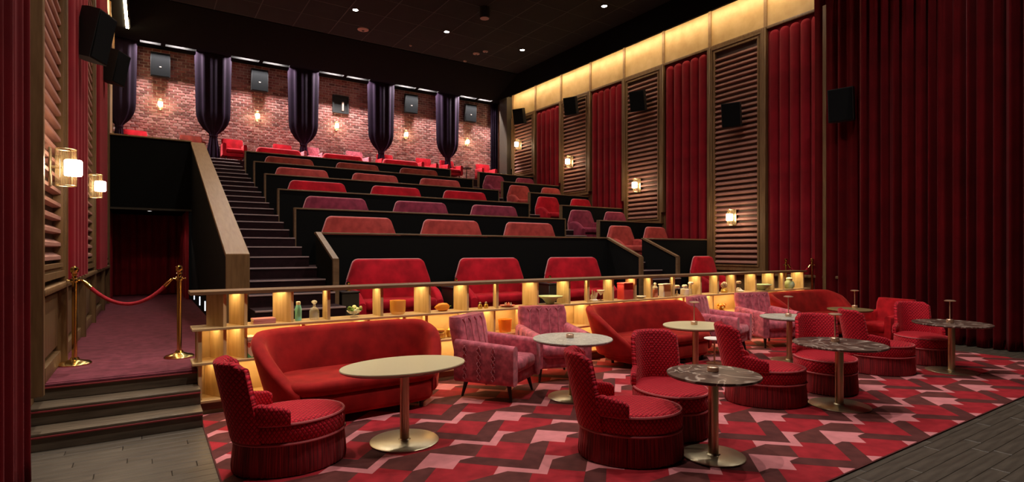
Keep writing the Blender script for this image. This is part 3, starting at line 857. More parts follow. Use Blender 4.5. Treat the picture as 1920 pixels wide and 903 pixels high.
tag(rr, 'rust red armchair behind the balcony front next to the first tied drape', 'armchair')

# ================================================================== VELVET LOUNGE SOFAS
def lounge_sofa(W, D=.98, H=.93):
    """faces +X (local), width along Y"""
    root = empty('velvet_sofa')
    # plan curve of the wrap-around back
    path = []; hw = W/2; rc = .32
    def add(x, y, h): path.append((Vector((x, y)), h))
    n = 10
    L = []
    for i in range(7): L.append((.34-.52*i/6, -hw+.02+.16*((6-i)/6)**2))               # right arm front -> back
    for i in range(1, n+1):
        a = PI/2*i/n; L.append((-.18-rc*math.sin(a)*.85, -hw+.02+rc*(1-math.cos(a))))
    m = 12
    for i in range(1, m): L.append((-.18-rc*.85-.02*math.sin(PI*i/m), -hw+.02+rc+(W-.04-2*rc)*i/m))
    half = L[:7+n]
    for p in half[::-1]: L.append((p[0], -p[1]))
    # arc length
    S_ = [0]
    for a, c in zip(L, L[1:]): S_.append(S_[-1]+math.hypot(c[0]-a[0], c[1]-a[1]))
    T = S_[-1]; R = []
    for i, p in enumerate(L):
        d = min(S_[i], T-S_[i])
        h = .36+(H-.36)*(.55*min(1, d/.74)+.45*sm(0, .74, d))
        a = L[max(0, i-1)]; c = L[min(len(L)-1, i+1)]
        t = Vector((c[0]-a[0], c[1]-a[1])).normalized(); nout = Vector((t.y, -t.x))
        if nout.dot(Vector((p[0]-.2, p[1]*.6))) < 0: nout = -nout
        zb = .17; ring = []
        th = .15 if d > .12 else .11+.04*d/.12
        for q in rrect(th, h-zb, min(.065, (h-zb)/2*.8), 4, 0, zb+(h-zb)/2):
            lean = .20*max(0, (q[1]-.35))/.6
            o2 = Vector(p)+nout*(q[0]+lean)
            ring.append((o2.x, o2.y, q[1]))
        R.append(ring)
    b = bmesh.new(); loft(b, R); mk('wrap_back', b, 'v_sofa', root, sharp=60)
    # seat cushion: rounded plan
    pts = []
    hw2 = hw-.08
    for i in range(40):
        a = 2*PI*i/40; ca, sa = math.cos(a), math.sin(a); e = .38
        pts.append((-.02+.45*abs(ca)**e*(1 if ca > 0 else -1), hw2*abs(sa)**e*(1 if sa > 0 else -1)))
    def slab(z0, z1, rr, k0=1.0):
        rings = []
        for f in (0, .3, .7, 1): 
            ins = rr*(1-math.sin(f*PI/2)); rings.append((z0+rr*(1-math.cos(f*PI/2)), ins))
        for f in (0, .3, .7, 1):
            ins = rr*(1-math.cos(f*PI/2)); rings.append((z1-rr+rr*math.sin(f*PI/2), ins))
        return [[((p[0]+.02)*(1-ins/.45)*k0-.02, p[1]*(1-ins/hw2)*k0, z) for p in pts] for z, ins in rings]
    b = bmesh.new(); loft(b, slab(.31, .46, .06)); mk('seat', b, 'v_sofa', root, sharp=60)
    b = bmesh.new(); loft(b, slab(.08, .32, .05, .96)); mk('base', b, 'v_sofa', root, sharp=60)
    for sx in (-.3, .3):
        for sy in (-hw+.3, hw-.3):
            b = bmesh.new(); tube(b, [(sx, sy, .1), (sx, sy, 0)], [.03, .022], 8); mk('foot', b, 'darkleg', root)
    return root
s1 = lounge_sofa(1.86); s1.location = (2.07, 6.36, .014); s1.rotation_euler = (0, 0, math.radians(-88))
tag(s1, 'curved scarlet velvet sofa behind the oval champagne table', 'sofa', 'curved velvet sofas in the lounge')
s2 = lounge_sofa(2.1); s2.location = (7.14, 6.42, .014); s2.rotation_euler = (0, 0, math.radians(-90))
tag(s2, 'curved scarlet velvet sofa in the middle between two pairs of pink armchairs', 'sofa', 'curved velvet sofas in the lounge')
o = dup(s2, (12.2, 6.4, .014), math.radians(-92), 'curved scarlet velvet sofa at the far right end of the oak shelf')

# ================================================================== FRINGED SLIPPER CHAIRS
def slipper_chair():
    """faces +X, plan is an egg"""
    root = empty('fringed_chair'); AX, AY = .45, .365
    def plan(a, k=1.0):
        ca, sa = math.cos(a), math.sin(a)
        x = AX*ca; y = AY*sa*(1-.06*(ca < 0)*(-ca))
        return x*k, y*k
    N = 72
    # fringe: corrugated strands
    b = bmesh.new(); n = 260; R = []
    for z, k in ((.012, .985), (.05, .995), (.15, .985), (.262, .962)):
        ring = []
        for i in range(n):
            a = 2*PI*i/n; x, y = plan(a, k*(1+(.011 if i % 2 else -.004)*(1+.5*math.sin(i*1.7))*(1.3-z*3)))
            ring.append((x, y, z+(.012*math.sin(i*2.3) if z < .02 else 0)*.5))
        R.append(ring)
    loft(b, R); mk('fringe', b, 'fringe', root, sharp=80)
    def ringz(z, k): return [(plan(2*PI*i/N, k)[0], plan(2*PI*i/N, k)[1], z) for i in range(N)]
    b = bmesh.new(); tube(b, ringz(.268, .985), .011, 6, closed=True); mk('cord', b, 'piping_red', root)
    b = bmesh.new(); loft(b, [ringz(.262, .955), ringz(.30, .985), ringz(.38, .99), ringz(.412, .97), ringz(.418, .955)]); st = mk('seat', b, 'quilt', root, sharp=50)
    b = bmesh.new(); tube(b, ringz(.425, .962), .012, 6, closed=True); mk('piping', b, 'piping_red', st)
    b = bmesh.new(); loft(b, [ringz(.418, .95), ringz(.438, .93), ringz(.452, .80), ringz(.458, .5), ringz(.46, .1)]); mk('seat_cushion', b, 'quilt_top', st, sharp=60)
    # back
    def shell(a0, a1, h0, h1, zb, kin, kout, lean, n=18, ends=.04):
        R = []
        for i in range(n+1):
            t = i/n; a = math.radians(a0+(a1-a0)*t); e = min(t, 1-t)
            h = h0+(h1-h0)*t; hh = h-ends*(1-sm(0, .14, e))
            xi, yi = plan(a, kin); xo, yo = plan(a, kout); ring = []
            th = math.hypot(xo-xi, yo-yi); d = Vector((xo-xi, yo-yi)).normalized()
            f = .75+.25*sm(0, .1, e)
            for q in rrect(th*f, hh-zb, min(.04, th*f*.48), 4, 0, zb+(hh-zb)/2):
                p = Vector(((xi+xo)/2, (yi+yo)/2))+d*q[0]
                lx = lean*max(0, q[1]-.42)
                ring.append((p.x-lx, p.y*(1-.10*max(0, q[1]-.5)), q[1]))
            R.append(ring)
        b2 = bmesh.new(); loft(b2, R); return b2
    mk('backrest', shell(130, 230, .95, .95, .27, .85, 1.03, .24, 22, .05), 'quilt', root, sharp=60)
    mk('arm', shell(101, 136, .555, .61, .42, .88, 1.04, .0, 12, .02), 'quilt', root, sharp=60)
    mk('arm', shell(259, 224, .555, .61, .42, .88, 1.04, .0, 12, .02), 'quilt', root, sharp=60)
    return root
ch = slipper_chair()
CH = [(1.05, 5.12, 2, 'fringed red slipper chair in the left foreground beside the oval champagne table'),
      (3.66, 3.62, -33, 'fringed red slipper chair left of the front dark marble table'),
      (4.53, 3.92, -116, 'fringed red slipper chair behind the front dark marble table'),
      (6.32, 3.98, -38, 'fringed red slipper chair left of the second dark marble table'),
      (7.58, 3.92, -138, 'fringed red slipper chair behind the second dark marble table'),
      (9.35, 4.0, -35, 'fringed red slipper chair left of the farthest dark marble table'),
      (10.78, 4.0, -142, 'fringed red slipper chair behind the farthest dark marble table')]
for i, (x, y, a, lab) in enumerate(CH):
    if i == 0: o = ch; o.location = (x, y, .014); o.rotation_euler = (0, 0, math.radians(a))
    else: o = dup(ch, (x, y, .014), math.radians(a))
    o.scale = (1.04, 1.04, 1.0)
    tag(o, lab, 'chair', 'fringed slipper chairs')
# red tub armchair near the bronze table
ta = armchair('tub_armchair', 'v_chair', False); ta.location = (11.9, 5.05, .014); ta.rotation_euler = (0, 0, math.radians(170))
tag(ta, 'red velvet armchair with rounded arm beside the bronze table near the curtain', 'armchair')

# ================================================================== TABLES
def table(name, x, y, rx, ry, rz, top, label, group=None, base_r=.33, metal='brass', h=.74, edge='edge', base='brushed'):
    root = empty(name, (x, y, .014), rz)
    b = bmesh.new(); lathe(b, [(0, h-.028), (.96, h-.028), (.992, h-.02), (1.0, h-.008), (.992, h), (0, h)], 56, sx=rx, sy=ry)
    t = mk('tabletop', b, top, root)
    if edge:
        b = bmesh.new(); lathe(b, [(0, h-.036), (.93, h-.036), (.97, h-.028), (0, h-.0285)], 56, sx=rx, sy=ry); mk('underside', b, edge, t)
    b = bmesh.new(); lathe(b, [(0, .012), (.045, .012), (.045, h-.03), (0, h-.03)], 24); mk('column', b, metal, root)
    b = bmesh.new(); lathe(b, [(0, 0), (base_r-.006, 0), (base_r, .004), (base_r, .010), (base_r-.008, .016), (.06, .02), (.05, .03), (0, .03)], 48); mk('base', b, base, root)
    return tag(root, label, 'table', group)
table('oval_table', 2.08, 5.06, .62, .42, 0, 'champagne', 'oval champagne-topped table with brass column in the left foreground')
table('round_table', 4.47, 5.42, .5, .5, .3, 'marble_grey', 'round grey marble table between the pink armchairs and slipper chairs', 'grey marble tables', .31)
table('round_table', 6.78, 5.38, .5, .46, .3, 'champagne', 'round champagne table in front of the middle red sofa')
table('round_table', 8.98, 5.22, .46, .46, 1, 'marble_grey', 'round grey marble table in front of the farther pink armchair', 'grey marble tables', .3)
table('round_table', 4.24, 3.17, .405, .405, 0, 'marble_dark', 'front round table of dark veined marble on a brushed brass base', 'dark marble tables', .275, edge=None)
table('round_table', 6.87, 3.38, .5, .5, .8, 'marble_dark', 'second round table of dark veined marble, between the slipper chairs', 'dark marble tables', edge=None)
table('round_table', 10.25, 3.40, .5, .5, 1.7, 'marble_dark', 'farthest round table of dark veined marble, near the stage curtain', 'dark marble tables', edge=None)
table('round_table', 11.1, 5.27, .38, .38, 0, 'bronze', 'small round bronze table in front of the far right sofa', None, .26)
# small white side table
def side_table():
    root = empty('side_table', (7.72, 5.75, .014))
    b = bmesh.new(); lathe(b, [(0, .40), (.16, .40), (.165, .41), (.16, .42), (0, .42)], 32); mk('tabletop', b, 'white', root)
    b = bmesh.new(); lathe(b, [(0, .01), (.014, .01), (.014, .40), (0, .40)], 12); mk('stem', b, 'brass', root)
    b = bmesh.new(); lathe(b, [(0, 0), (.13, 0), (.13, .012), (0, .018)], 32); mk('base', b, 'brass', root)
    tag(root, 'tiny white round side table with thin brass stem beside the pink armchair', 'side table')
side_table()
def table_lamp(x, y, lab, h=.34):
    root = empty('table_lamp', (x, y, .754))
    b = bmesh.new(); lathe(b, [(0, 0), (.045, 0), (.048, .008), (.048, .045), (.04, .055), (0, .055)], 20); mk('base', b, 'lampmetal', root)
    b = bmesh.new(); lathe(b, [(0, .05), (.008, .05), (.008, h-.01), (0, h-.01)], 10); mk('stem', b, 'lampmetal', root)
    b = bmesh.new(); lathe(b, [(0, h-.016), (.07, h-.014), (.075, h-.004), (.05, h+.006), (0, h+.01)], 24); mk('shade', b, 'lampmetal', root)
    tag(root, lab, 'lamp', 'slim disc table lamps')
table_lamp(6.80, 5.42, 'slim disc lamp on the champagne table before the middle sofa')
table_lamp(8.95, 5.22, 'slim pinkish disc lamp on the farther grey marble table')
table_lamp(11.35, 5.30, 'slim disc lamp on the small bronze table')
table_lamp(6.93, 3.46, 'slim disc lamp on the second dark marble table')
table_lamp(10.25, 3.42, 'slim disc lamp on the farthest dark marble table')
def tealight(x, y, lab):
    root = empty('candle_holder', (x, y, .754))
    b = bmesh.new(); lathe(b, [(0, 0), (.044, 0), (.05, .006), (.05, .042), (.044, .046), (.044, .02), (0, .02)], 20); mk('cup', b, 'lampmetal', root)
    b = bmesh.new(); lathe(b, [(0, .02), (.036, .02), (.036, .036), (0, .038)], 16); mk('candle', b, 'cream', root)
    tag(root, lab, 'candle holder', 'small round candle holders')
tealight(4.47, 5.47, 'small round candle holder on the nearer grey marble table')
tealight(4.30, 3.22, 'small round candle holder on the front dark marble table')

# ================================================================== STANCHIONS AND ROPES
def stanchion(x, y, lab, z0=PLAT+.006):
    root = empty('rope_post', (x, y, z0))
    b = bmesh.new(); lathe(b, [(0, 0), (.165, 0), (.17, .012), (.15, .03), (.09, .045), (.05, .06), (.04, .085), (0, .085)], 32); mk('base', b, 'gold', root)
    b = bmesh.new(); lathe(b, [(0, .08), (.027, .08), (.027, 1.0), (0, 1.0)], 20); mk('pole', b, 'gold', root)
    b = bmesh.new(); lathe(b, [(0, .97), (.042, .97), (.045, .99), (.042, 1.01), (.026, 1.02), (.022, 1.05), (.036, 1.06), (.022, 1.07), (.036, 1.09), (.044, 1.115), (.036, 1.145), (.014, 1.16), (0, 1.165)], 20); mk('finial', b, 'gold', root)
    for a in range(4):
        b = bmesh.new(); c, s = math.cos(a*PI/2), math.sin(a*PI/2); tube(b, [(c*.04, s*.04, .99), (c*.07, s*.07, 1.0), (c*.075, s*.075, .975)], .008, 6); mk('hook', b, 'gold', root)
    tag(root, lab, 'stanchion', 'brass rope posts')
def rope(p0, p1, sag, lab):
    root = empty('barrier_rope', p0); P0 = Vector((0, 0, 0)); P1 = Vector(p1)-Vector(p0); pts = []
    for i in range(25):
        t = i/24; q = P0.lerp(P1, t); q.z -= sag*4*t*(1-t); pts.append(q)
    b = bmesh.new(); tube(b, pts[2:-2], .022, 10); mk('cord', b, 'rope', root)
    b = bmesh.new(); tube(b, pts[:3], [.012, .026, .026], 10); mk('end_fitting', b, 'gold', root)
    b = bmesh.new(); tube(b, pts[-3:], [.026, .026, .012], 10); mk('end_fitting', b, 'gold', root)
    tag(root, lab, 'rope', 'red barrier ropes')
stanchion(-.72, 8.35, 'brass rope post beside the left wall at the top of the steps')
stanchion(.34, 8.2, 'brass rope post beside the oak shelf at the top of the steps')
rope((-.64, 8.34, PLAT+1.0), (.26, 8.21, PLAT+1.0), .30, 'red velvet rope across the top of the left steps')
stanchion(13.35, 7.85, 'brass rope post behind the right end of the oak shelf')
stanchion(13.92, 7.50, 'brass rope post beside the right wall under the curtain')
rope((13.41, 7.82, PLAT+1.0), (13.86, 7.52, PLAT+1.0), .22, 'red velvet rope behind the right end of the oak shelf')

# ================================================================== SPEAKERS AND SCONCES
def wall_speaker(loc, face, tilt, w=.55, h=.72, d=.42, lab='', arm=True, group='wall speakers', grille=True):
    """face: heading of the front in degrees; box hangs in front of its bracket"""
    root = empty('wall_speaker', loc, math.radians(face))
    rot = Matrix.Rotation(math.radians(tilt), 4, 'Y')
    b = bmesh.new()
    pts = [(0, -w/2), (0, w/2), (-d*.6, w/2), (-d, w*.36), (-d, -w*.36), (-d*.6, -w/2)]
    poly_prism(b, pts, 2, -h/2, h/2); b.transform(rot); cab = mk('cabinet', b, 'speaker', root)
    b = bx(0, .015, -w/2+.015, w/2-.015, -h/2+.015, h/2-.015, .006, 1); b.transform(rot); mk('grille', b, 'speaker_grille', cab)
    if not arm: b = bx(.014, .02, -.03, .03, -h*.12, -h*.12+.03); b.transform(rot); mk('badge', b, 'cream', cab)
    if arm:
        b = bmesh.new(); tube(b, [(-d*.8, 0, 0), (-d-.16, 0, .02)], .04, 8); box(b, -d-.24, -d-.15, -.09, .09, -.1, .12); mk('bracket', b, 'speaker', root)
    tag(root, lab, 'speaker', group)
for (x, y, z, lab) in ((13.55, 9.56, 5.62, 'nearest'), (13.55, 13.1, 6.8, 'second'), (13.55, 16.6, 7.4, 'third'), (13.55, 20.15, 7.72, 'farthest')):
    wall_speaker((x, y, z), 205, 14, .5, .66, .36, 'black wall speaker on the %s right louvre panel' % lab)
wall_speaker((13.5, 6.62, 5.25), 195, 8, .52, .76, .36, 'black speaker hanging on the red curtain at the end of the right wall')
wall_speaker((-.50, 9.4, 4.75), -25, 12, .40, .66, .26, 'large black speaker high on the left wall nearest the camera')
wall_speaker((-.45, 14.2, 5.65), -25, 12, .46, .66, .30, 'second black speaker high on the left wall')
for x, lab in ((.38, 'first'), (3.53, 'second'), (9.62, 'fourth'), (12.57, 'fifth')):
    wall_speaker((x, YB-.30, 8.25), -90, 4, .58, .8, .26, 'grey-black speaker on the %s brick bay' % lab, False, 'speakers on the brick wall')
def port():
    root = empty('projection_window', (6.62, YB-.02, 7.84))
    b = bmesh.new(); 
    for a in ((-.33, .33, -.04, .02, .30, .36), (-.33, .33, -.04, .02, -.36, -.30), (-.33, -.27, -.04, .02, -.30, .30), (.27, .33, -.04, .02, -.30, .30)): box(b, *a)
    mk('frame', b, 'speaker', root)
    mk('dark_opening', bx(-.28, .28, -.012, .0, -.31, .31), 'speaker', root)
    mk('white_device', bx(.05, .13, -.04, -.012, -.26, .12, .01, 2), 'cream', root)
    tag(root, 'square black projection window in the middle brick bay', 'window')
port()
def sconce(loc, face, lab, watts=9, group='lit wall sconces', k=1.0):
    """faces +X before the turn; loc is on the wall surface"""
    root = empty('wall_sconce', loc, math.radians(face)); root.scale = (k, k, k)
    mk('back_plate', bx(0, .02, -.06, .06, -.2, .2, .008, 2), 'brass', root)
    b = bmesh.new(); tube(b, [(.01, 0, 0), (.11, 0, 0)], .014, 8); mk('arm', b, 'brass', root)
    b = bmesh.new(); lathe(b, [(.082, -.19), (.086, -.19), (.086, .19), (.082, .19)], 24, (.14, 0, 0), close=True)
    mk('outer_glass', b, 'sglass', root)
    b = bmesh.new()
    for z in (-.19, .19): tube(b, [(.14+.088*math.cos(2*PI*i/24), .088*math.sin(2*PI*i/24), z) for i in range(24)], .005, 6, closed=True)
    for i in range(6): tube(b, [(.14+.088*math.cos(PI*i/3), .088*math.sin(PI*i/3), -.19), (.14+.088*math.cos(PI*i/3), .088*math.sin(PI*i/3), .19)], .003, 5)
    mk('cage', b, 'brass', root)
    b = bmesh.new(); lathe(b, [(0, -.085), (.07, -.083), (.078, -.07), (.078, .07), (.07, .083), (0, .085)], 24, (.20, 0, 0)); mk('glowing_shade', b, 'sconce_glow', root)
    ld = bpy.data.lights.new('sconce_light', 'POINT'); ld.energy = watts; ld.color = (1, .72, .42); ld.shadow_soft_size = .05
    lo = bpy.data.objects.new('sconce_light', ld); COL.objects.link(lo); lo.parent = root; lo.location = (.36, 0, 0)
    tag(root, lab, 'wall lamp', group)
for y, z, lab in ((9.76, 2.8, 'nearest'), (13.42, 4.07, 'second'), (17.0, 5.35, 'third'), (20.6, 6.6, 'farthest')):
    sconce((XR-.1, y, z), 180, '%s lit brass and glass sconce on the right louvre panels' % lab, 14, k=1.15)
sconce((XL+.1, 7.42, 2.72), 0, 'large lit brass and glass sconce on the left wall nearest the camera', 12, k=1.0)
sconce((XL+.1, 11.45, 2.92), 0, 'second lit brass and glass sconce on the left wall', 12, k=1.0)
for x, lab in ((.38, 'first'), (3.47, 'second'), (6.43, 'third'), (9.42, 'fourth'), (12.45, 'fifth')):
    sconce((x, YB-.015, 6.92), -90, 'lit sconce on the %s brick bay' % lab, 9, 'lit sconces on the brick wall', .9)

# ================================================================== CEILING FIXTURES
def downlight(x, y, watts, i):
    root = empty('downlight', (x, y, CEIL))
    b = bmesh.new(); lathe(b, [(.087, -.012), (.11, -.012), (.115, 0), (.087, 0)], 20, close=True); mk('ring', b, 'speaker', root)
    b = bmesh.new(); lathe(b, [(0, -.006), (.085, -.006), (.085, 0), (0, 0)], 20); mk('lens', b, 'downlens', root)
    ld = bpy.data.lights.new('downlight_spot', 'SPOT'); ld.energy = watts; ld.color = DOWN_COLOR; ld.spot_size = math.radians(125); ld.spot_blend = .6; ld.shadow_soft_size = .06
    lo = bpy.data.objects.new('downlight_spot', ld); COL.objects.link(lo); lo.parent = root; lo.location = (0, 0, -.03)
    return root
vis = {(5.6, 17.7): 'bright ceiling downlight leftmost of the back three', (8.86, 17.7): 'bright ceiling downlight in the middle of the back three', (12.1, 17.7): 'bright ceiling downlight rightmost of the back three', (12.1, 13.1): 'bright ceiling downlight nearest the right frieze at the top edge'}
for i, (x, y, p) in enumerate(DOWN):
    o = downlight(x, y, p, i)
    tag(o, vis.get((x, y), 'ceiling downlight %s, %s from the left wall' % ({17.7: 'over the upper rows', 13.1: 'over the lower rows', 8.5: 'over the front row', 3.9: 'over the lounge'}[y], {2.35: 'first', 5.6: 'second', 8.86: 'third', 12.1: 'fourth'}[x])), 'ceiling light', 'ceiling downlights')
o = downlight(ENTRY_FILL[0], ENTRY_FILL[1], ENTRY_FILL[2], 99); tag(o, 'narrow fill light added on the ceiling over the entry steps', 'ceiling light', 'ceiling downlights')
for c in o.children:
    if c.type == 'LIGHT': c.data.spot_size = math.radians(34); c.data.spot_blend = .7
def detector(u, x, y, lab, r=.13):
    root = empty('ceiling_detector', (x, y, CEIL))
    b = bmesh.new(); lathe(b, [(0, -.06), (r*.5, -.055), (r*.75, -.035), (r, -.03), (r, 0), (0, 0)], 20); mk('body', b, 'cream', root)
    b = bmesh.new(); lathe(b, [(0, -.075), (r*.25, -.07), (r*.25, -.05), (0, -.05)], 12); mk('sensor', b, 'speaker', root)
    tag(root, lab, 'detector', 'ceiling detectors')
detector(0, 6.31, 19.1, 'round pale ceiling fitting left of the middle downlight', .19)
detector(0, 10.8, 19.0, 'round pale ceiling fitting behind the middle downlight')
detector(0, 10.98, 18.6, 'small pale ceiling fitting beside a similar one behind the middle downlight', .1)
detector(0, 10.84, 20.0, 'tiny ceiling fitting nearest the back soffit', .07)
detector(0, 8.3, 19.6, 'tiny ceiling sensor between the left and middle downlights', .05)
def can_light():
    root = empty('ceiling_can', (9.0, 15.3, CEIL))
    b = bmesh.new(); lathe(b, [(0, -.34), (.15, -.34), (.17, -.33), (.17, 0), (0, 0)], 24); mk('housing', b, 'speaker', root)
    b = bmesh.new(); lathe(b, [(0, -.346), (.14, -.346), (.14, -.34), (0, -.34)], 24); mk('lens', b, 'cream', root)
    tag(root, 'black cylinder fixture hanging from the ceiling at the top edge', 'ceiling light')
can_light()
def corridor_lamp():
    root = empty('corridor_downlight', (.05, 18.2, 2.95))
    b = bmesh.new(); lathe(b, [(.05, -.01), (.07, -.01), (.075, 0), (.05, 0)], 16, close=True); mk('ring', b, 'speaker', root)
    b = bmesh.new(); lathe(b, [(0, -.005), (.05, -.005), (.05, 0), (0, 0)], 16); mk('lens', b, 'downlens', root)
    ld = bpy.data.lights.new('corridor_spot', 'SPOT'); ld.energy = 16; ld.color = DOWN_COLOR; ld.spot_size = math.radians(120); ld.shadow_soft_size = .04
    lo = bpy.data.objects.new('corridor_spot', ld); COL.objects.link(lo); lo.parent = root; lo.location = (0, 0, -.03)
    tag(root, 'tiny downlight under the balcony at the end of the corridor', 'ceiling light')
corridor_lamp()

# ================================================================== THINGS ON THE SHELF
SZ = .975; SY = 7.30
def lat_thing(name, x, parts, lab, cat, z=SZ, y=SY, group=None, n=20):
    """parts: list of (part name, profile, material, centre)"""
    root = empty(name, (x, y, z))
    for pn, prof, m, c in parts:
        b = bmesh.new(); lathe(b, prof, n, c); mk(pn, b, m, root)
    return tag(root, lab, cat, group)
def blob(b, c, r, n=8, m=0):
    g = bmesh.ops.create_icosphere(b, subdivisions=2, radius=r); bmesh.ops.translate(b, verts=g['verts'], vec=c)
def books():
    for i in range(2):
        root = empty('book', (1.18, SY, SZ+.031*i), .04*i)
        mk('cover', bx(-.125, .125, -.09, .09, 0, .03, .003, 1), 'pinkbook', root)
        mk('pages', bx(-.127, .12, -.085, .085, .004, .026), 'paper', root)
        tag(root, ('lower' if i == 0 else 'upper')+' pink book of the pair lying on the shelf near the stairs', 'book', 'pink books')
books()
lat_thing('water_bottle', 1.585, [('body', [(0, 0), (.036, 0), (.04, .01), (.04, .15), (.028, .19), (.024, .2), (0, .2)], 'turq', (0, 0, 0)), ('cap', [(0, .2), (.026, .2), (.026, .235), (.02, .24), (0, .24)], 'white', (0, 0, 0))], 'turquoise bottle on the shelf beside a glass decanter', 'bottle')
lat_thing('decanter', 1.78, [('body', [(0, 0), (.055, 0), (.062, .02), (.06, .11), (.045, .145), (.016, .165), (.016, .19), (0, .19)], 'glass', (0, 0, 0)), ('stopper', [(0, .19), (.014, .19), (.014, .2), (.034, .215), (.036, .23), (.02, .245), (0, .248)], 'glass', (0, 0, 0))], 'clear glass decanter with stopper on the shelf', 'decanter')
def flower_bowl(x, lab):
    root = empty('flower_bowl', (x, SY, SZ))
    b = bmesh.new(); lathe(b, [(0, 0), (.05, 0), (.05, .008), (.012, .015), (.012, .03), (.06, .045), (.10, .085), (.096, .085), (.055, .05), (0, .045)], 24); mk('bowl', b, 'glass', root)
    rnd = random.Random(5)
    for i in range(14):
        a = rnd.uniform(0, 2*PI); r = rnd.uniform(.02, .11); b = bmesh.new()
        blob(b, (r*math.cos(a)*1.15, r*math.sin(a)*.7, .10+rnd.uniform(-.015, .03)), rnd.uniform(.018, .03)); mk('blossom', b, 'paleflower' if i % 3 else 'greenleaf', root)
    tag(root, lab, 'flowers')
flower_bowl(2.29, 'footed glass bowl of pale green blossoms on the shelf')
lat_thing('amber_glass', 2.90, [('tumbler', [(0, 0), (.08, 0), (.10, .02), (.108, .06), (.112, .19), (.104, .19), (.10, .065), (.088, .035), (0, .03)], 'amber', (0, 0, 0))], 'large ribbed amber glass tumbler on the shelf', 'glass')
def fruit():
    root = empty('lemon_ornament', (3.59, SY, SZ))
    b = bmesh.new(); lathe(b, [(0, -.135), (.012, -.125), (.03, -.10), (.055, -.06), (.062, 0), (.055, .06), (.035, .09), (.012, .105), (0, .108)], 20)
    b.transform(Matrix.Translation((0, 0, .06)) @ Matrix.Rotation(PI/2, 4, 'Y') @ Matrix.Scale(1, 4)); mk('fruit', b, 'lemon', root)
    b = bmesh.new(); tube(b, [(.10, 0, .06), (.135, 0, .07)], .006, 6); mk('stem', b, 'greenleaf', root)
    tag(root, 'orange lemon-shaped ornament lying on the shelf', 'ornament')
fruit()
for x, lab in ((4.215, 'left of two tiny brown bird figurines on the shelf'), (4.32, 'right of two tiny brown bird figurines on the shelf')):
    root = empty('bird_figurine', (x, SY, SZ)); b = bmesh.new(); lathe(b, [(0, 0), (.03, 0), (.036, .02), (.03, .055), (.014, .07), (0, .07)], 14); mk('body', b, 'goldjar', root)
    b = bmesh.new(); blob(b, (0, 0, .083), .019); mk('head', b, 'cream', root); b = bmesh.new(); tube(b, [(0, -.015, .083), (0, -.035, .08)], [.006, .001], 6); mk('beak', b, 'darkleg', root)
    tag(root, lab, 'figurine', 'bird figurines')
def shells():
    root = empty('shell_dish', (4.71, SY, SZ)); b = bmesh.new(); lathe(b, [(0, 0), (.07, 0), (.12, .025), (.125, .03), (.11, .028), (0, .012)], 24); mk('dish', b, 'shell', root)
    for i, (dx, dy, r) in enumerate(((-.04, 0, .026), (.03, .01, .03), (.045, -.03, .02), (.0, .03, .022))):
        b = bmesh.new(); lathe(b, [(0, 0), (r, .008), (r*.8, .02), (r*.4, .04), (0, .055)], 12, (dx, dy, .018)); mk('shell', b, 'shell' if i % 2 else 'cream', root)
    tag(root, 'coral pink dish with small shells on the shelf', 'dish')
shells()
def crystal_bowl():
    root = empty('crystal_bowl', (5.54, SY, SZ))
    b = bmesh.new(); lathe(b, [(0, 0), (.06, 0), (.065, .012), (.09, .05), (.13, .095), (.21, .125), (.215, .135), (.20, .135), (.12, .105), (.06, .04), (0, .03)], 28); mk('bowl', b, 'celadon', root)
    b = bmesh.new(); lathe(b, [(0, .05), (.07, .055), (.10, .09), (.08, .115), (0, .12)], 20); mk('fruit_fill', b, 'paleflower', root)
    tag(root, 'wide pale green pedestal bowl on the shelf behind a pink armchair', 'bowl')
crystal_bowl()
def coral():
    root = empty('coral_ornament', (6.50, SY, SZ)); rnd = random.Random(3)
    b = bmesh.new(); lathe(b, [(0, 0), (.07, 0), (.075, .02), (.05, .04), (0, .045)], 16); mk('base', b, 'white', root)
    for i in range(9):
        a = 2*PI*i/9; h = rnd.uniform(.09, .20); b = bmesh.new()
        tube(b, [(.02*math.cos(a), .02*math.sin(a), .03), (.05*math.cos(a), .05*math.sin(a), h*.6), (.06*math.cos(a)*rnd.uniform(.6, 1.4), .05*math.sin(a), h)], [.016, .012, .007], 7); mk('branch', b, 'white', root)
    tag(root, 'branching white coral ornament on the shelf', 'ornament')
coral()
lat_thing('martini_glass', 6.66, [('cup', [(0, .095), (.012, .1), (.075, .185), (.07, .185), (0, .11)], 'white', (0, 0, 0)), ('stem', [(0, 0), (.05, 0), (.05, .006), (.007, .012), (.007, .1), (0, .1)], 'darkflower', (0, 0, 0))], 'white cone-shaped cup on a dark stem beside the coral ornament', 'vase')
def carton(x, w, h, mat, capm, lab, name='tall_box'):
    root = empty(name, (x, SY, SZ)); mk('body', bx(-w/2, w/2, -.09, .09, 0, h-.035, .006, 2), mat, root); mk('lid', bx(-w/2-.004, w/2+.004, -.094, .094, h-.034, h, .008, 2), capm, root)
    tag(root, lab, 'box')
carton(7.25, .23, .30, 'redbox', 'redbox', 'tall bright red box standing on the shelf')
lat_thing('small_dish', 7.62, [('dish', [(0, 0), (.06, 0), (.12, .03), (.122, .04), (.10, .038), (0, .015)], 'white', (0, 0, 0))], 'shallow white dish on the shelf right of the red box', 'dish')
lat_thing('pink_bottle', 8.03, [('body', [(0, 0), (.05, 0), (.055, .01), (.055, .13), (.045, .15), (0, .15)], 'pinkglass', (0, 0, 0)), ('neck', [(0, .15), (.05, .15), (.05, .19), (.03, .2), (.03, .225), (0, .225)], 'white', (0, 0, 0)), ('stopper', [(0, .225), (.02, .23), (.028, .25), (.02, .27), (0, .275)], 'white', (0, 0, 0))], 'pink bottle with white stopper on the shelf', 'bottle')
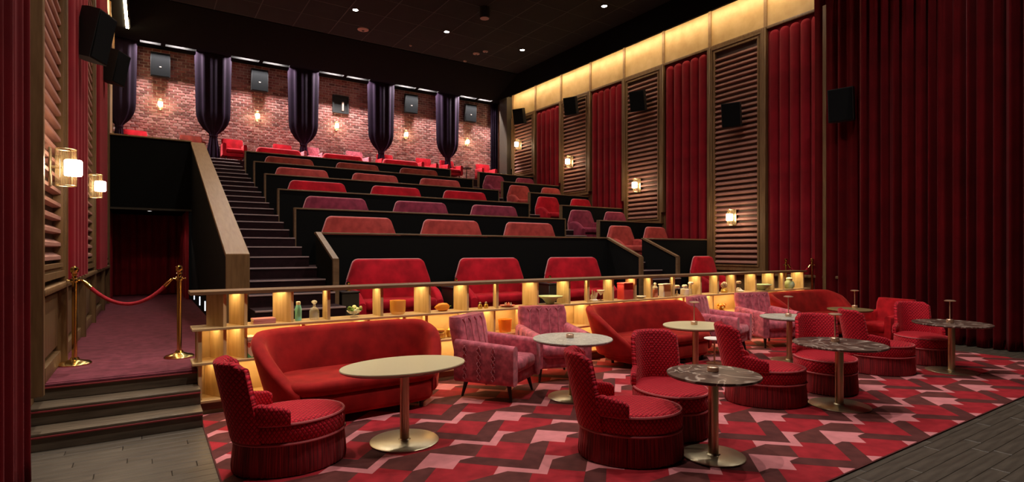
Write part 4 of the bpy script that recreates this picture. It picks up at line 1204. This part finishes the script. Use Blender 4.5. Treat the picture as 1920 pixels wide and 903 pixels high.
def diffuser():
    root = empty('diffuser_box', (8.30, SY, SZ)); mk('body', bx(-.07, .11, -.06, .06, 0, .22, .006, 1), 'tan', root); mk('cap', bx(-.12, .12, -.065, .065, .222, .245, .004, 1), 'white', root)
    mk('side_panel', bx(-.10, -.071, -.06, .06, 0, .22, .004, 1), 'white', root); tag(root, 'tan and white boxy bottle with flat cap on the shelf', 'bottle')
diffuser()
def bud_vase(x, body, h, lab, flower='white'):
    root = empty('bud_vase', (x, SY, SZ)); b = bmesh.new(); lathe(b, body, 16); mk('vase', b, 'white', root)
    b = bmesh.new(); tube(b, [(0, 0, body[-1][1]-.02), (.005, 0, h-.03)], .005, 6); mk('stem', b, 'darkflower', root)
    for i in range(5):
        b = bmesh.new(); a = 2*PI*i/5; blob(b, (.03*math.cos(a), .025*math.sin(a), h-.02), .03); mk('petal', b, flower, root)
    tag(root, lab, 'vase', 'white bud vases')
bud_vase(8.65, [(0, 0), (.03, 0), (.035, .02), (.012, .06), (.01, .1), (0, .1)], .2, 'first white bud vase with a round bloom, right of the boxy bottle')
bud_vase(8.88, [(0, 0), (.08, 0), (.088, .02), (.085, .12), (.05, .135), (0, .135)], .2, 'squat white vase with white blooms, second of three')
bud_vase(9.06, [(0, 0), (.02, 0), (.022, .01), (.016, .12), (0, .12)], .25, 'thin white bud vase with a white bloom, last of three')
def fan():
    root = empty('feather_ornament', (10.12, SY, SZ)); 
    b = bmesh.new(); lathe(b, [(0, 0), (.06, 0), (.075, .04), (.05, .09), (.03, .1), (0, .1)], 16); mk('pot', b, 'goldjar', root)
    for i in range(7):
        b = bmesh.new(); a = -.9+.3*i; lathe(b, [(0, 0), (.02, .03), (.026, .08), (.015, .13), (0, .15)], 8); b.transform(Matrix.Translation((0, 0, .085)) @ Matrix.Rotation(a, 4, 'Y')); mk('feather', b, 'white' if i % 2 else 'cream', root)
    tag(root, 'gold pot with a fan of white feathers on the shelf', 'ornament')
fan()
bud_vase(10.62, [(0, 0), (.10, 0), (.11, .02), (.06, .05), (.03, .09), (0, .09)], .22, 'white footed vase with pale blooms near the right end of the shelf', 'cream')
lat_thing('green_bowl', 11.46, [('bowl', [(0, 0), (.07, 0), (.08, .02), (.16, .09), (.21, .125), (.2, .135), (.13, .11), (0, .06)], 'celadon', (0, 0, 0)), ('handle', [(0, .1), (.03, .1), (.04, .12), (.03, .14), (0, .14)], 'celadon', (.2, 0, 0))], 'celadon green bowl with a spout on the shelf', 'bowl')
lat_thing('green_vase', 12.55, [('vase', [(0, 0), (.08, 0), (.11, .04), (.12, .1), (.09, .16), (.06, .19), (.075, .23), (.065, .23), (0, .18)], 'celadon', (0, 0, 0)), ('lid', [(0, .23), (.07, .23), (.05, .25), (0, .26)], 'white', (0, 0, 0))], 'celadon green lidded vase at the right end of the shelf', 'vase')
# lower tier
SZ2 = .59
root = empty('floral_box', (1.12, 7.28, SZ2), .1); mk('body', bx(-.14, .14, -.1, .1, 0, .2, .004, 1), 'floral', root); mk('lid', bx(-.145, .145, -.105, .105, .2, .245, .004, 1), 'floral', root)
tag(root, 'red and green floral printed box on the lower shelf behind the left sofa', 'box')
lat_thing('gold_jar', 3.53, [('jar', [(0, 0), (.08, 0), (.095, .03), (.09, .08), (.06, .1), (0, .1)], 'goldjar', (0, 0, 0)), ('lid', [(0, .1), (.085, .1), (.085, .125), (.02, .135), (0, .135)], 'goldjar', (0, 0, 0))], 'squat gold lidded jar on the lower shelf', 'jar', SZ2)
lat_thing('gold_teapot', 3.72, [('pot', [(0, 0), (.05, 0), (.075, .05), (.07, .11), (.04, .14), (0, .14)], 'goldjar', (0, 0, 0)), ('lid', [(0, .14), (.045, .14), (.02, .165), (.012, .18), (0, .185)], 'goldjar', (0, 0, 0))], 'gold pot beside the squat gold jar on the lower shelf', 'jar', SZ2)
lat_thing('orange_tumbler', 4.65, [('tumbler', [(0, 0), (.085, 0), (.095, .02), (.11, .2), (.103, .2), (.088, .03), (0, .025)], 'orange', (0, 0, 0))], 'glowing orange glass tumbler on the lower shelf between pink armchairs', 'glass', SZ2, 7.28)
def spiky():
    root = empty('gold_flower_ornament', (10.0, 7.28, SZ2)); b = bmesh.new(); lathe(b, [(0, 0), (.06, 0), (.07, .03), (.03, .05), (0, .05)], 14); mk('base', b, 'goldjar', root)
    for i in range(12):
        a = 2*PI*i/12; e = .5+.5*(i % 2); b = bmesh.new(); tube(b, [(0, 0, .05), (.09*math.cos(a), .07*math.sin(a), .05+.1*e)], [.012, .03], 7); mk('petal', b, 'lemon' if i % 2 else 'goldjar', root)
    tag(root, 'golden flower-like ornament glowing on the lower shelf', 'ornament')
spiky()
# small dark table by the right brick bay
root = empty('cafe_table', (12.0, 22.0, TIER[7])); b = bmesh.new(); lathe(b, [(0, .52), (.24, .52), (.24, .55), (0, .55)], 24); mk('tabletop', b, 'darkleg', root)
b = bmesh.new(); lathe(b, [(0, 0), (.14, 0), (.14, .015), (.02, .03), (.02, .52), (0, .52)], 16); mk('pedestal', b, 'darkleg', root)
tag(root, 'small dark round table by the last brick bay', 'table')
